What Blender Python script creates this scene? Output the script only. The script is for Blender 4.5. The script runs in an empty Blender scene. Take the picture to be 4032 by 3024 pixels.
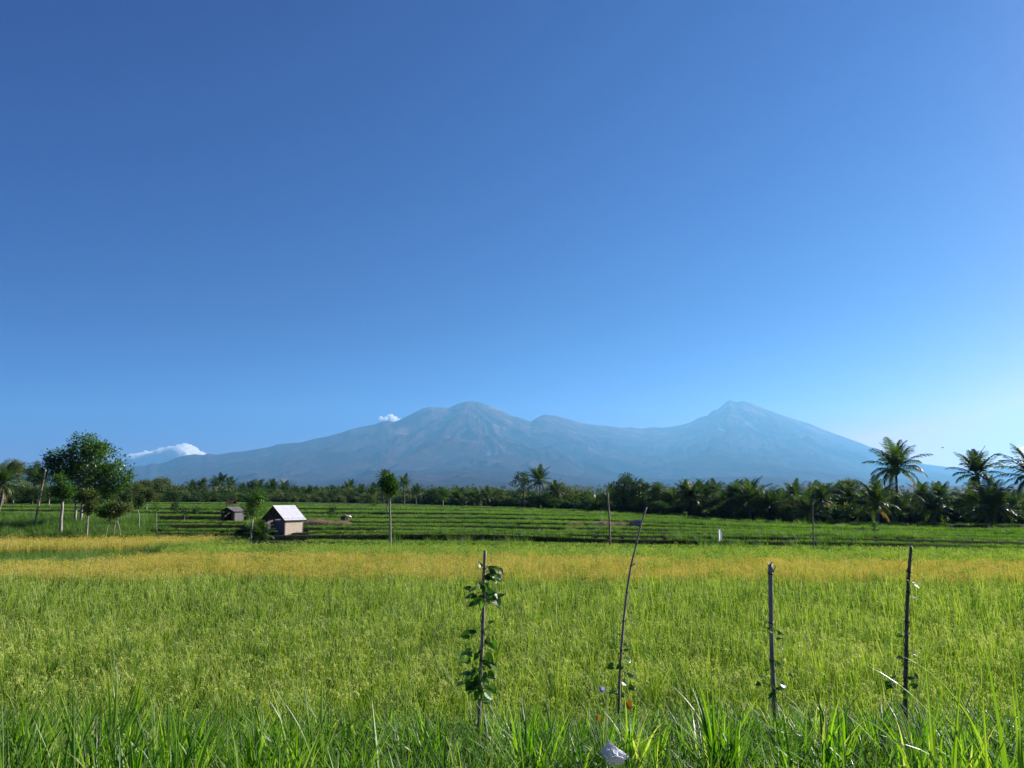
import bpy, math, random
import numpy as np
from mathutils import Vector, Matrix, Euler

R = math.radians
scene = bpy.context.scene
C = scene.collection

# ------------------------------------------------------------------ camera
W, H, F = 4032, 3024, 2912.0            # photograph pixels, focal length in them
EYE = 3.8                                # camera height over the paddy floor
HORIZON = 1970.0
PITCH = math.atan((HORIZON - H / 2) / F)
cam_d = bpy.data.cameras.new('camera')
cam_d.sensor_width = 36.0
cam_d.lens = 36.0 * F / W
cam_d.clip_start = 0.05
cam_d.clip_end = 60000
cam = bpy.data.objects.new('camera', cam_d)
cam.location = (0, 0, EYE)
cam.rotation_euler = (R(90) + PITCH, 0, 0)
C.objects.link(cam)
scene.camera = cam

# ------------------------------------------------------------------ sky and sun
SUN_EL, SUN_AZ = R(28), R(63)            # azimuth clockwise from the view direction
world = bpy.data.worlds.new('World')
scene.world = world
world.use_nodes = True
wn = world.node_tree
wn.nodes.clear()
sky = wn.nodes.new('ShaderNodeTexSky')
sky.sky_type = 'NISHITA'
sky.sun_disc = False
sky.sun_elevation = SUN_EL
sky.sun_rotation = SUN_AZ
sky.altitude = 400
sky.air_density = 1.0
sky.dust_density = 0.9
sky.ozone_density = 4.0
hsv = wn.nodes.new('ShaderNodeHueSaturation')
hsv.inputs['Saturation'].default_value = 1.18
bg = wn.nodes.new('ShaderNodeBackground')
bg.inputs['Strength'].default_value = 0.105
wo = wn.nodes.new('ShaderNodeOutputWorld')
wn.links.new(sky.outputs[0], hsv.inputs['Color'])
# the deep, clear tropical blue: a contrast curve per channel on the physical sky
SKY_K = 0.105
sp0 = wn.nodes.new('ShaderNodeSeparateColor'); cb0 = wn.nodes.new('ShaderNodeCombineColor')
wn.links.new(hsv.outputs[0], sp0.inputs[0])
for i_, (ga_, gg_) in enumerate([(1.3636, 2.956), (0.262, 1.82), (0.31, 0.96)]):
    p_ = wn.nodes.new('ShaderNodeMath'); p_.operation = 'POWER'; p_.inputs[1].default_value = gg_
    s_ = wn.nodes.new('ShaderNodeMath'); s_.operation = 'MULTIPLY'; s_.inputs[1].default_value = SKY_K
    m_ = wn.nodes.new('ShaderNodeMath'); m_.operation = 'MULTIPLY'; m_.inputs[1].default_value = ga_ / SKY_K
    n_ = wn.nodes.new('ShaderNodeMath'); n_.operation = 'MINIMUM'; n_.inputs[1].default_value = (0.30, 0.46, 0.60)[i_] / SKY_K
    wn.links.new(sp0.outputs[i_], s_.inputs[0]); wn.links.new(s_.outputs[0], p_.inputs[0])
    wn.links.new(p_.outputs[0], m_.inputs[0]); wn.links.new(m_.outputs[0], n_.inputs[0]); wn.links.new(n_.outputs[0], cb0.inputs[i_])
# paler, brighter air low over the horizon
tcw = wn.nodes.new('ShaderNodeTexCoord'); spw = wn.nodes.new('ShaderNodeSeparateXYZ'); wn.links.new(tcw.outputs['Generated'], spw.inputs[0])
mrw = wn.nodes.new('ShaderNodeMapRange'); mrw.interpolation_type = 'SMOOTHSTEP'
mrw.inputs['From Min'].default_value = 0.0; mrw.inputs['From Max'].default_value = 0.26
mrw.inputs['To Min'].default_value = 1.75; mrw.inputs['To Max'].default_value = 1.0
wn.links.new(spw.outputs['Z'], mrw.inputs['Value'])
vmw = wn.nodes.new('ShaderNodeVectorMath'); vmw.operation = 'SCALE'
wn.links.new(cb0.outputs[0], vmw.inputs[0]); wn.links.new(mrw.outputs[0], vmw.inputs['Scale'])
wn.links.new(vmw.outputs[0], bg.inputs['Color'])
wn.links.new(bg.outputs[0], wo.inputs['Surface'])

sd = bpy.data.lights.new('sun', 'SUN')
sd.energy = 5.0
sd.angle = R(0.53)
sd.color = (1.0, 0.94, 0.92)
sun = bpy.data.objects.new('sun', sd)
SUN_DIR = Vector((math.sin(SUN_AZ) * math.cos(SUN_EL), math.cos(SUN_AZ) * math.cos(SUN_EL), math.sin(SUN_EL)))
sun.rotation_euler = SUN_DIR.to_track_quat('Z', 'Y').to_euler()
C.objects.link(sun)

scene.view_settings.view_transform = 'Standard'
scene.view_settings.look = 'None'
scene.view_settings.exposure = 1.1
scene.view_settings.gamma = 1.0
scene.cycles.use_denoising = True
scene.cycles.denoiser = 'OPENIMAGEDENOISE'
scene.cycles.denoising_input_passes = 'RGB_ALBEDO_NORMAL'
scene.cycles.denoising_prefilter = 'NONE'
scene.cycles.max_bounces = 8
scene.cycles.diffuse_bounces = 3
scene.cycles.glossy_bounces = 2
scene.cycles.transmission_bounces = 4
scene.cycles.transparent_max_bounces = 8
scene.cycles.volume_bounces = 6
scene.cycles.sample_clamp_indirect = 4.0

# ------------------------------------------------------------------ helpers
rng = np.random.default_rng(11)
rnd = random.Random(5)

def ray(px, py):
    a = (px - W / 2) / F
    b = (H / 2 - py) / F
    cp, sp = math.cos(PITCH), math.sin(PITCH)
    return np.array([a, cp - b * sp, sp + b * cp])

def at(px, py, D):
    """world point at depth y = D that the photograph shows at (px, py)"""
    r = ray(px, py)
    return Vector((r[0] / r[1] * D, D, EYE + r[2] / r[1] * D))

def zat(py, D, px=2016):
    return at(px, py, D).z

def tag(o, label=None, cat=None, group=None, kind=None):
    if label: o['label'] = label
    if cat: o['category'] = cat
    if group: o['group'] = group
    if kind: o['kind'] = kind
    return o

def empty(name, loc, label, cat, group=None, rz=0.0, sc=1.0):
    o = bpy.data.objects.new(name, None)
    o.empty_display_size = 0.3
    o.location = loc
    o.rotation_euler = (0, 0, rz)
    o.scale = (sc, sc, sc) if not hasattr(sc, '__len__') else sc
    C.objects.link(o)
    return tag(o, label, cat, group)

def child(name, mesh, parent, loc=(0, 0, 0), rot=(0, 0, 0), scale=(1, 1, 1)):
    o = bpy.data.objects.new(name, mesh)
    C.objects.link(o)
    o.parent = parent
    o.location = loc
    o.rotation_euler = rot
    o.scale = scale
    return o

class MB:
    """collects vertices and faces of one mesh, with a 'tint' value per vertex"""
    def __init__(s):
        s.v = []; s.f = []; s.t = []
    def add(s, vs, fs, t=0.5):
        b = len(s.v)
        s.v += [tuple(p) for p in vs]
        s.f += [tuple(b + i for i in f) for f in fs]
        s.t += [t] * len(vs) if not hasattr(t, '__len__') else list(t)
    def mesh(s, name, mat, smooth=False):
        m = bpy.data.meshes.new(name)
        m.from_pydata(s.v, [], s.f)
        a = m.attributes.new('tint', 'FLOAT', 'POINT')
        a.data.foreach_set('value', np.array(s.t, dtype=np.float32))
        m.materials.append(mat)
        if smooth:
            m.polygons.foreach_set('use_smooth', [True] * len(m.polygons))
        m.update()
        return m
    def obj(s, name, mat, parent=None, smooth=False):
        m = s.mesh(name, mat, smooth)
        o = bpy.data.objects.new(name, m)
        C.objects.link(o)
        if parent: o.parent = parent
        return o
    def tube(s, pts, rad, n=8, t=0.5, cap=True, seed=0):
        pts = [Vector(p) for p in pts]
        m = len(pts)
        vs = []
        up0 = Vector((0.13, 0.97, 0.2))
        for i, p in enumerate(pts):
            d = (pts[min(i + 1, m - 1)] - pts[max(i - 1, 0)]).normalized()
            a = d.cross(up0)
            if a.length < 1e-3: a = d.cross(Vector((1, 0, 0)))
            a.normalize(); b = d.cross(a)
            r = rad[i] if hasattr(rad, '__len__') else rad
            for k in range(n):
                an = 2 * math.pi * k / n
                vs.append(p + a * (r * math.cos(an)) + b * (r * math.sin(an)))
        fs = []
        for i in range(m - 1):
            for k in range(n):
                k2 = (k + 1) % n
                fs.append((i * n + k, i * n + k2, (i + 1) * n + k2, (i + 1) * n + k))
        if cap:
            fs.append(tuple(range(n))[::-1])
            fs.append(tuple((m - 1) * n + k for k in range(n)))
        tt = t if not callable(t) else [t(i / (m - 1)) for i in range(m) for _ in range(n)]
        s.add(vs, fs, tt)
    def box(s, c, size, M=None, t=0.5):
        x, y, z = [q / 2 for q in size]
        vs = [Vector((sx * x, sy * y, sz * z)) for sx in (-1, 1) for sy in (-1, 1) for sz in (-1, 1)]
        if M is not None: vs = [M @ p for p in vs]
        vs = [p + Vector(c) for p in vs]
        s.add(vs, [(0, 1, 3, 2), (4, 6, 7, 5), (0, 4, 5, 1), (2, 3, 7, 6), (0, 2, 6, 4), (1, 5, 7, 3)], t)
    def blade(s, base, az, el, length, width, droop, t0, t1=None, n=4, fold=0.25, curl=0.0):
        """grass leaf: starts at elevation el, droops towards the tip"""
        if t1 is None: t1 = t0
        p = Vector(base); e = el; a = az
        vs = []; ts = []; fs = []
        step = length / n
        for i in range(n + 1):
            q = i / n
            w = width * (0.55 + 0.45 * math.sin(math.pi * min(1, q * 1.6))) * (1 - q ** 3.2) if i < n else 0
            d = Vector((math.cos(a) * math.cos(e), math.sin(a) * math.cos(e), math.sin(e)))
            side = Vector((-math.sin(a + curl * q), math.cos(a + curl * q), 0))
            nm = side.cross(d)
            if i < n:
                vs += [p - side * w / 2 + nm * (w * fold), p.copy(), p + side * w / 2 + nm * (w * fold)]
                tt = t0 + (t1 - t0) * q
                ts += [tt, tt - 0.04, tt]
            else:
                vs.append(p.copy()); ts.append(t1)
            p = p + d * step
            e -= droop * (0.35 + 1.3 * q) / n
        for i in range(n - 1):
            b = i * 3
            fs += [(b, b + 1, b + 4, b + 3), (b + 1, b + 2, b + 5, b + 4)]
        b = (n - 1) * 3
        fs += [(b, b + 1, b + 3), (b + 1, b + 2, b + 3)]
        s.add(vs, fs, ts)
    def leaf(s, c, d, nrm, length, width, t=0.5, fold=0.12):
        """leaf of four triangles from c along d"""
        d = Vector(d).normalized()
        sd_ = d.cross(Vector(nrm))
        if sd_.length < 1e-4: sd_ = d.cross(Vector((0.3, 0.5, 0.8)))
        sd_.normalize()
        n2 = sd_.cross(d)
        c = Vector(c)
        m = c + d * length * 0.45 - n2 * (width * fold)
        s.add([c, m - sd_ * width / 2 + n2 * width * fold * 2, c + d * length, m + sd_ * width / 2 + n2 * width * fold * 2, m],
              [(0, 4, 1), (1, 4, 2), (4, 3, 2), (0, 3, 4)], t)

def mesh_np(name, verts, faces, mat, smooth=False, attrs=None):
    m = bpy.data.meshes.new(name)
    nv, nf = len(verts), len(faces)
    k = faces.shape[1]
    m.vertices.add(nv); m.vertices.foreach_set('co', verts.astype(np.float32).ravel())
    m.loops.add(nf * k); m.loops.foreach_set('vertex_index', faces.astype(np.int32).ravel())
    m.polygons.add(nf); m.polygons.foreach_set('loop_start', np.arange(0, nf * k, k, dtype=np.int32))
    if smooth: m.polygons.foreach_set('use_smooth', np.ones(nf, dtype=bool))
    for an, av in (attrs or {}).items():
        a = m.attributes.new(an, 'FLOAT', 'POINT'); a.data.foreach_set('value', av.astype(np.float32).ravel())
    m.materials.append(mat)
    m.update(calc_edges=True)
    m.validate()
    return m

def grid_faces(nr, nc):
    i = np.arange(nr - 1)[:, None] * nc + np.arange(nc - 1)[None, :]
    i = i.ravel()
    return np.stack([i, i + 1, i + nc + 1, i + nc], 1)

# value noise
_P = rng.random((256, 256))
def vnoise(x, y):
    xi = np.floor(x).astype(int); yi = np.floor(y).astype(int)
    xf = x - xi; yf = y - yi
    xf = xf * xf * (3 - 2 * xf); yf = yf * yf * (3 - 2 * yf)
    g = lambda a, b: _P[a & 255, b & 255]
    return ((g(xi, yi) * (1 - xf) + g(xi + 1, yi) * xf) * (1 - yf) + (g(xi, yi + 1) * (1 - xf) + g(xi + 1, yi + 1) * xf) * yf)
def fbm(x, y, o=4, lac=2.03, gain=0.5):
    s = 0; a = 1; n = 0
    for i in range(o):
        s = s + a * vnoise(x + 17.3 * i, y - 9.1 * i); n += a
        x = x * lac; y = y * lac; a *= gain
    return s / n
def ridged(x, y, o=4, gain=0.55):
    s = 0; a = 1; n = 0
    for i in range(o):
        s = s + a * (1 - np.abs(2 * vnoise(x + 31.7 * i, y + 4.9 * i) - 1)) ** 1.6; n += a
        x = x * 2.1; y = y * 2.1; a *= gain
    return s / n

# ------------------------------------------------------------------ materials
def srgb(r, g, b):
    f = lambda c: (c / 255 / 12.92) if c / 255 <= 0.04045 else ((c / 255 + 0.055) / 1.055) ** 2.4
    return (f(r), f(g), f(b), 1)

def new_mat(name):
    m = bpy.data.materials.new(name)
    m.use_nodes = True
    m.node_tree.nodes.clear()
    return m, m.node_tree.nodes, m.node_tree.links

def leaf_mat(name, ramp, trans=0.45, tcol=(1.25, 1.35, 0.55), rough=0.45, spec=0.35, var=0.3, noise=None, inst=True):
    """foliage: colour ramp driven by the 'tint' attribute, light passes through the leaf"""
    m, N, L = new_mat(name)
    out = N.new('ShaderNodeOutputMaterial')
    att = N.new('ShaderNodeAttribute'); att.attribute_name = 'tint'
    src = att.outputs['Fac']
    oi = N.new('ShaderNodeObjectInfo')
    ma = N.new('ShaderNodeMath'); ma.operation = 'MULTIPLY_ADD'
    L.new(oi.outputs['Random'], ma.inputs[0]); ma.inputs[1].default_value = var; ma.inputs[2].default_value = -var / 2
    ad = N.new('ShaderNodeMath'); ad.operation = 'ADD'
    L.new(src, ad.inputs[0]); L.new(ma.outputs[0], ad.inputs[1]); src = ad.outputs[0]
    if noise:
        geo = N.new('ShaderNodeNewGeometry'); nz = N.new('ShaderNodeTexNoise')
        nz.inputs['Scale'].default_value = noise[0]; nz.inputs['Detail'].default_value = 3
        L.new(geo.outputs['Position'], nz.inputs['Vector'])
        m2 = N.new('ShaderNodeMath'); m2.operation = 'MULTIPLY_ADD'; m2.inputs[1].default_value = noise[1]; m2.inputs[2].default_value = -noise[1] / 2
        L.new(nz.outputs['Fac'], m2.inputs[0])
        a2 = N.new('ShaderNodeMath'); a2.operation = 'ADD'; L.new(src, a2.inputs[0]); L.new(m2.outputs[0], a2.inputs[1]); src = a2.outputs[0]
    cr = N.new('ShaderNodeValToRGB')
    el = cr.color_ramp.elements
    while len(el) > 1: el.remove(el[-1])
    el[0].position = ramp[0][0]; el[0].color = (*ramp[0][1], 1)
    for p, c in ramp[1:]:
        e = el.new(p); e.color = (*c, 1)
    L.new(src, cr.inputs[0])
    pb = N.new('ShaderNodeBsdfPrincipled')
    pb.inputs['Roughness'].default_value = rough
    pb.inputs['Specular IOR Level'].default_value = spec
    L.new(cr.outputs[0], pb.inputs['Base Color'])
    tr = N.new('ShaderNodeBsdfTranslucent')
    mx = N.new('ShaderNodeMix'); mx.data_type = 'RGBA'; mx.blend_type = 'MULTIPLY'; mx.inputs['Factor'].default_value = 1
    L.new(cr.outputs[0], mx.inputs['A']); mx.inputs['B'].default_value = (*tcol, 1)
    L.new(mx.outputs['Result'], tr.inputs['Color'])
    ms = N.new('ShaderNodeMixShader'); ms.inputs[0].default_value = trans
    L.new(pb.outputs[0], ms.inputs[1]); L.new(tr.outputs[0], ms.inputs[2])
    L.new(ms.outputs[0], out.inputs['Surface'])
    return m

def solid_mat(name, c1, c2, scale=8.0, rough=0.8, stretch=(1, 1, 1), bump=0.2, spec=0.3, detail=5, tint=False, metallic=0.0, coords='Object'):
    m, N, L = new_mat(name)
    out = N.new('ShaderNodeOutputMaterial')
    tc = N.new('ShaderNodeTexCoord'); mp = N.new('ShaderNodeMapping'); mp.inputs['Scale'].default_value = stretch
    L.new(tc.outputs[coords], mp.inputs['Vector'])
    nz = N.new('ShaderNodeTexNoise'); nz.inputs['Scale'].default_value = scale; nz.inputs['Detail'].default_value = detail
    nz.inputs['Roughness'].default_value = 0.65
    L.new(mp.outputs[0], nz.inputs['Vector'])
    cr = N.new('ShaderNodeValToRGB'); e = cr.color_ramp.elements
    e[0].position = 0.32; e[0].color = (*c1, 1); e[1].position = 0.68; e[1].color = (*c2, 1)
    src = nz.outputs['Fac']
    if tint:
        att = N.new('ShaderNodeAttribute'); att.attribute_name = 'tint'
        ad = N.new('ShaderNodeMath'); ad.operation = 'ADD'; L.new(src, ad.inputs[0]); L.new(att.outputs['Fac'], ad.inputs[1])
        sb = N.new('ShaderNodeMath'); sb.operation = 'SUBTRACT'; L.new(ad.outputs[0], sb.inputs[0]); sb.inputs[1].default_value = 0.5
        src = sb.outputs[0]
    L.new(src, cr.inputs[0])
    pb = N.new('ShaderNodeBsdfPrincipled'); pb.inputs['Roughness'].default_value = rough
    pb.inputs['Specular IOR Level'].default_value = spec; pb.inputs['Metallic'].default_value = metallic
    L.new(cr.outputs[0], pb.inputs['Base Color'])
    if bump:
        bp = N.new('ShaderNodeBump'); bp.inputs['Strength'].default_value = bump; bp.inputs['Distance'].default_value = 0.02
        L.new(nz.outputs['Fac'], bp.inputs['Height']); L.new(bp.outputs[0], pb.inputs['Normal'])
    L.new(pb.outputs[0], out.inputs['Surface'])
    return m
# ------------------------------------------------------------------ terrain
PXK = np.array([0, 600, 925, 1000, 1500, 1900, 2400, 3000, 3500, 4032], float)
LV_D = np.array([
    [57, 57, 57, 50, 49.5, 49, 47.5, 45.5, 44.5, 43],
    [59, 59, 59, 53.2, 52.6, 52.2, 49.6, 47.3, 46.3, 45.2],
    [60.5, 60.5, 60.5, 55, 54.5, 54, 51.2, 48.8, 48, 47],
    [63, 63, 63, 57.4, 57, 56.4, 53, 50.5, 49.8, 49],
    [65.5, 65.5, 65.5, 60.2, 59.6, 59, 55.2, 52.8, 52, 51.4],
    [70, 70, 69.5, 65, 64.5, 63.5, 59, 56, 55.3, 55],
    [76, 76, 75.5, 71.5, 71, 69.5, 64, 60, 59.2, 59],
    [85, 85, 84, 81, 80, 79, 74, 65.5, 64.5, 64],
    [100, 100, 99, 97, 96, 93, 84, 69, 67.5, 67],
    [123, 123, 121, 121, 120, 116, 97, 72.5, 70.5, 70]], float)
LV_PY = np.array([
    [2112, 2114, 2115, 2130, 2131, 2131, 2137, 2147, 2152, 2158],
    [2088, 2090, 2092, 2099, 2098, 2098, 2117, 2128, 2132, 2146],
    [2076, 2079, 2079, 2087, 2087, 2089, 2100, 2109, 2121, 2133],
    [2058, 2063, 2064, 2071, 2075, 2079, 2087, 2096, 2107, 2119],
    [2040, 2047, 2048, 2057, 2062, 2064, 2072, 2086, 2097, 2108],
    [2018, 2028, 2032, 2041, 2047, 2049, 2056, 2078, 2091, 2102],
    [2000, 2010, 2012, 2028, 2031, 2032, 2044, 2072, 2084, 2095],
    [1990, 1998, 2000, 2010, 2014, 2016, 2036, 2064, 2076, 2086],
    [1982, 1987, 1988, 1995, 2001, 2009, 2030, 2056, 2066, 2076],
    [1976, 1979, 1980, 1985, 1994, 2004, 2024, 2048, 2058, 2066]], float)
NL = len(LV_D)
GRASS_H = [0.15, 0.14, 0.14, 0.14, 0.14, 0.14, 0.15, 0.16, 0.18, 0.2]
RISER = 0.14
LV_Z = np.zeros_like(LV_D)
for k in range(NL):
    for j, p in enumerate(PXK):
        z = zat(LV_PY[k, j], LV_D[k, j], p) - GRASS_H[k]
        lo = LV_Z[k - 1, j] if k else 0.0
        LV_Z[k, j] = max(z, lo + (0.05 if p < 2600 else 0.02))

def level_at(k, x):
    """depth and height of the edge of terrace k at world x"""
    x = np.asarray(x, float)
    Dn = LV_D[k, 5]
    for _ in range(3):
        px = W / 2 + F * x / Dn
        Dn = np.interp(px, PXK, LV_D[k])
    wob = (fbm(x * 0.09 + 11 * k, x * 0 + k, 4) - 0.5) * min(3.6, 1.0 + 0.5 * k) * (0.62 if k < 4 else 1)
    far = np.clip((np.abs(x) - 150) / 300, 0, 1)
    zn = (fbm(x * 0.045 + 5 * k, x * 0 + 3.3 * k, 2) - 0.5) * 0.26
    return Dn + wob, (np.interp(px, PXK, LV_Z[k]) + zn) * (1 - far * 0.3)

def verge_z(x, y):
    z = np.interp(y, [-80, -3, 3.0, 4.6, 7.4, 9.2, 10.4, 11], [2.3, 2.2, 2.15, 1.98, 1.52, 0.75, 0.02, 0.0])
    return z + (fbm(x * 0.5, y * 0.5, 3) - 0.5) * 0.22 * np.clip((10.5 - y) / 2, 0, 1)

def far_z(y):
    return np.interp(y, [200, 600, 1500, 3200, 6000], [0, 2.5, 17, 62, 66])

def gz(x, y):
    x = np.asarray(x, float); y = np.asarray(y, float)
    z = verge_z(x, y)
    for k in range(NL):
        d, h = level_at(k, x)
        t = np.clip((y - d) / RISER, 0, 1)
        prev = z
        z = np.where(y > d, prev * (1 - t) + h * t, z)
    return z + far_z(y)

xs = np.concatenate([-np.array([22000, 14000, 8000, 4500, 2600, 1500, 900, 600, 420, 320, 260, 210, 180, 160]),
                     np.arange(-145, 145.1, 1.0),
                     np.array([160, 180, 210, 260, 320, 420, 600, 900, 1500, 2600, 4500, 8000, 14000, 22000])]).astype(float)
rows = []
for y in list([-80, -30, -10, -3, 0, 1.5, 3, 3.8, 4.6, 5.2, 6, 6.7, 7.4, 8.2, 9.2, 9.8, 10.4, 11, 12, 20, 30, 40]):
    yy = np.full_like(xs, y); rows.append((xs, yy, verge_z(xs, yy)))
prev = np.zeros_like(xs)
for k in range(NL):
    d, h = level_at(k, xs)
    rows.append((xs, d, prev.copy()))
    rows.append((xs, d + RISER, h))
    if k + 1 < NL:
        d2, _ = level_at(k + 1, xs)
        for q in (0.35, 0.7):
            rows.append((xs, d + RISER + (d2 - d - RISER) * q, h))
    prev = h
for y in [220, 260, 320, 420, 600, 900, 1500, 2300, 3200, 4500, 6000, 9000, 16400]:
    yy = np.full_like(xs, y); rows.append((xs, yy, prev + far_z(yy) if y <= 600 else 0.5 * prev + far_z(yy)))
gv = np.stack([np.stack(r, 1) for r in rows])
ground_mat, N, L = new_mat('grassy_soil')
out = N.new('ShaderNodeOutputMaterial'); pb = N.new('ShaderNodeBsdfPrincipled'); pb.inputs['Roughness'].default_value = 0.95
pb.inputs['Specular IOR Level'].default_value = 0.1
geo = N.new('ShaderNodeNewGeometry'); n1 = N.new('ShaderNodeTexNoise'); n1.inputs['Scale'].default_value = 0.9; n1.inputs['Detail'].default_value = 8
n1.inputs['Roughness'].default_value = 0.7
L.new(geo.outputs['Position'], n1.inputs['Vector'])
n2 = N.new('ShaderNodeTexNoise'); n2.inputs['Scale'].default_value = 0.03; n2.inputs['Detail'].default_value = 4
L.new(geo.outputs['Position'], n2.inputs['Vector'])
cr = N.new('ShaderNodeValToRGB'); e = cr.color_ramp.elements
e[0].position = 0.3; e[0].color = (0.022, 0.030, 0.010, 1); e[1].position = 0.75; e[1].color = (0.055, 0.085, 0.018, 1)
e2 = e.new(0.52); e2.color = (0.045, 0.045, 0.018, 1)
L.new(n1.outputs['Fac'], cr.inputs[0])
mx = N.new('ShaderNodeMix'); mx.data_type = 'RGBA'; mx.blend_type = 'MULTIPLY'; mx.inputs['Factor'].default_value = 0.5
L.new(cr.outputs[0], mx.inputs['A']); L.new(n2.outputs['Color'], mx.inputs['B'])
L.new(mx.outputs['Result'], pb.inputs['Base Color'])
bp = N.new('ShaderNodeBump'); bp.inputs['Strength'].default_value = 0.8; bp.inputs['Distance'].default_value = 0.15
L.new(n1.outputs['Fac'], bp.inputs['Height']); L.new(bp.outputs[0], pb.inputs['Normal'])
L.new(pb.outputs[0], out.inputs['Surface'])
g = bpy.data.objects.new('ground', mesh_np('ground', gv.reshape(-1, 3), grid_faces(gv.shape[0], gv.shape[1]), ground_mat, smooth=False))
C.objects.link(g)
tag(g, 'dark grassy earth under the paddies, stepping up in terraces towards the trees', 'ground', kind='structure')

# ------------------------------------------------------------------ mountains
SKY_PTS = [(-2600, 1925), (-1200, 1900), (-400, 1872), (0, 1856), (250, 1845), (483, 1835), (516, 1836), (578, 1833), (606, 1824), (630, 1827), (658, 1820), (692, 1805), (730, 1794),
    (772, 1788), (801, 1792), (820, 1786), (858, 1790), (920, 1780), (962, 1777), (1062, 1760), (1090, 1750), (1128, 1746), (1185, 1742), (1237, 1728),
    (1280, 1720), (1300, 1715), (1345, 1703), (1368, 1694), (1411, 1682), (1472, 1671), (1503, 1660), (1530, 1655), (1546, 1664), (1576, 1651), (1616, 1631),
    (1662, 1608), (1693, 1602), (1729, 1605), (1766, 1606), (1797, 1591), (1829, 1581), (1856, 1580), (1883, 1583), (1910, 1592), (1937, 1603), (1978, 1618),
    (2014, 1638), (2046, 1645), (2091, 1660), (2115, 1645), (2140, 1632), (2186, 1637), (2227, 1647), (2258, 1656), (2300, 1667), (2365, 1675), (2409, 1678), (2452, 1686),
    (2484, 1682), (2528, 1688), (2571, 1682), (2609, 1684), (2647, 1680), (2680, 1674), (2718, 1664), (2761, 1641), (2788, 1637), (2810, 1617), (2834, 1611),
    (2848, 1598), (2864, 1584), (2878, 1574), (2910, 1584), (2929, 1578), (2967, 1587), (3005, 1603), (3060, 1626), (3114, 1644), (3190, 1667), (3250, 1693),
    (3304, 1713), (3385, 1743), (3450, 1770), (3540, 1800), (3617, 1825), (3700, 1836), (3780, 1847), (3850, 1852), (3910, 1846), (3964, 1838), (4010, 1852), (4080, 1875),
    (4300, 1900), (5000, 1925), (6600, 1945)]
su = np.array([p[0] for p in SKY_PTS], float); sp_ = np.array([p[1] for p in SKY_PTS], float)
cols = np.concatenate([np.arange(-2600, -50, 40), np.arange(-50, 4100, 5.5), np.arange(4110, 6600, 40)])
ND = 330
t = np.linspace(0, 1, ND)
Dr = np.interp(cols, [-2600, 900, 1850, 2100, 2500, 2880, 3500, 6600], [11500, 11500, 12000, 12600, 14300, 14600, 14000, 14000])
Dd = 2600 + (16000 - 2600) * t[:, None] + 0 * cols[None, :]
X = (cols[None, :] - W / 2) / F * Dd
S = (Dd - 2600) / (Dr[None, :] - 2600)
target = np.array([zat(b, 1.0, a) - EYE for a, b in zip(cols, np.interp(cols, su, sp_))])      # slope of the skyline
Hr = target * Dr + EYE
smooth_H = np.convolve(np.pad(Hr, 40, mode='edge'), np.ones(81) / 81, 'same')[40:-40]
front = np.clip(S, 0, 1)
k1 = np.clip((front - 0.55) / 0.45, 0, 1)
Hmix = smooth_H[None, :] * (1 - k1) + Hr[None, :] * k1
h = Hmix * (0.30 * front ** 1.25 + 0.70 * front ** 3.0)
h = np.where(S > 1, Hr[None, :] * (1 - (S - 1) * 3.5), h)
# spurs and gullies that run down from the two summits
def polar(cx, cy):
    dx = X - cx; dy = Dd - cy
    return np.arctan2(dx, -dy), np.hypot(dx, dy)
pa = ((1850 - W / 2) / F * 12000, 12000); pbk = ((2890 - W / 2) / F * 14600, 14600)
tha, ra = polar(*pa); thb, rb = polar(*pbk)
warp = (fbm(X / 1500, Dd / 1500, 3) - 0.5)
wa = 1 / (1 + (ra / 4000) ** 3); wb = 1 / (1 + (rb / 4500) ** 3)
ga = ridged(tha * 5.0 + warp * 1.6 + 7, ra / 5200 + 3, 5, 0.6)
gb = ridged(thb * 5.5 + warp * 1.6 + 2, rb / 5200 + 1, 5, 0.6)
gc = ridged(X / 1500 + warp * 1.3, Dd / 4200, 5, 0.6)
wc = 0.35
sp = (ga * wa + gb * wb + gc * wc) / (wa + wb + wc) - 0.5
amp = 900 * np.clip(front, 0, 1) ** 1.4 * np.clip((1.0 - front) / 0.22, 0.0, 1) * np.clip(smooth_H[None, :] / 1400, 0.12, 1)
h = h + sp * amp
h = h + (fbm(X / 420, Dd / 420, 5) - 0.5) * 170 * front * np.clip((1.04 - front) / 0.15, 0.05, 1) * np.clip(smooth_H[None, :] / 1400, 0.25, 1)
h = h + (fbm(X / 110, Dd / 110, 2) - 0.5) * 22 * front
ang = (h - EYE) / Dd
corr = target / ang.max(0)
corrw = np.clip((front - 0.35) / 0.65, 0, 1) * (corr[None, :] - 1) + 1
h2 = np.maximum(h, 5) * corrw
for _ in range(4):                                     # keep the skyline as it stands behind the fields
    ang = (h2 - EYE) / Dd; over = ang / target[None, :]
    h2 = np.where(over > 1, EYE + target[None, :] * Dd, h2)
base = np.interp(Dd, [2600, 3600], [0, 1]) 
zz = 60 * (1 - base) * 0 + h2 * base + (1 - base) * 20
zz[0, :] = 20
mv = np.stack([X, Dd, zz], -1).reshape(-1, 3)
mm, N, L = new_mat('volcano_slopes')
out = N.new('ShaderNodeOutputMaterial'); pb = N.new('ShaderNodeBsdfPrincipled'); pb.inputs['Roughness'].default_value = 1; pb.inputs['Specular IOR Level'].default_value = 0
geo = N.new('ShaderNodeNewGeometry')
nz = N.new('ShaderNodeTexNoise'); nz.inputs['Scale'].default_value = 0.0022; nz.inputs['Detail'].default_value = 9; nz.inputs['Roughness'].default_value = 0.62
L.new(geo.outputs['Position'], nz.inputs['Vector'])
sep = N.new('ShaderNodeSeparateXYZ'); L.new(geo.outputs['Position'], sep.inputs[0])
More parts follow.
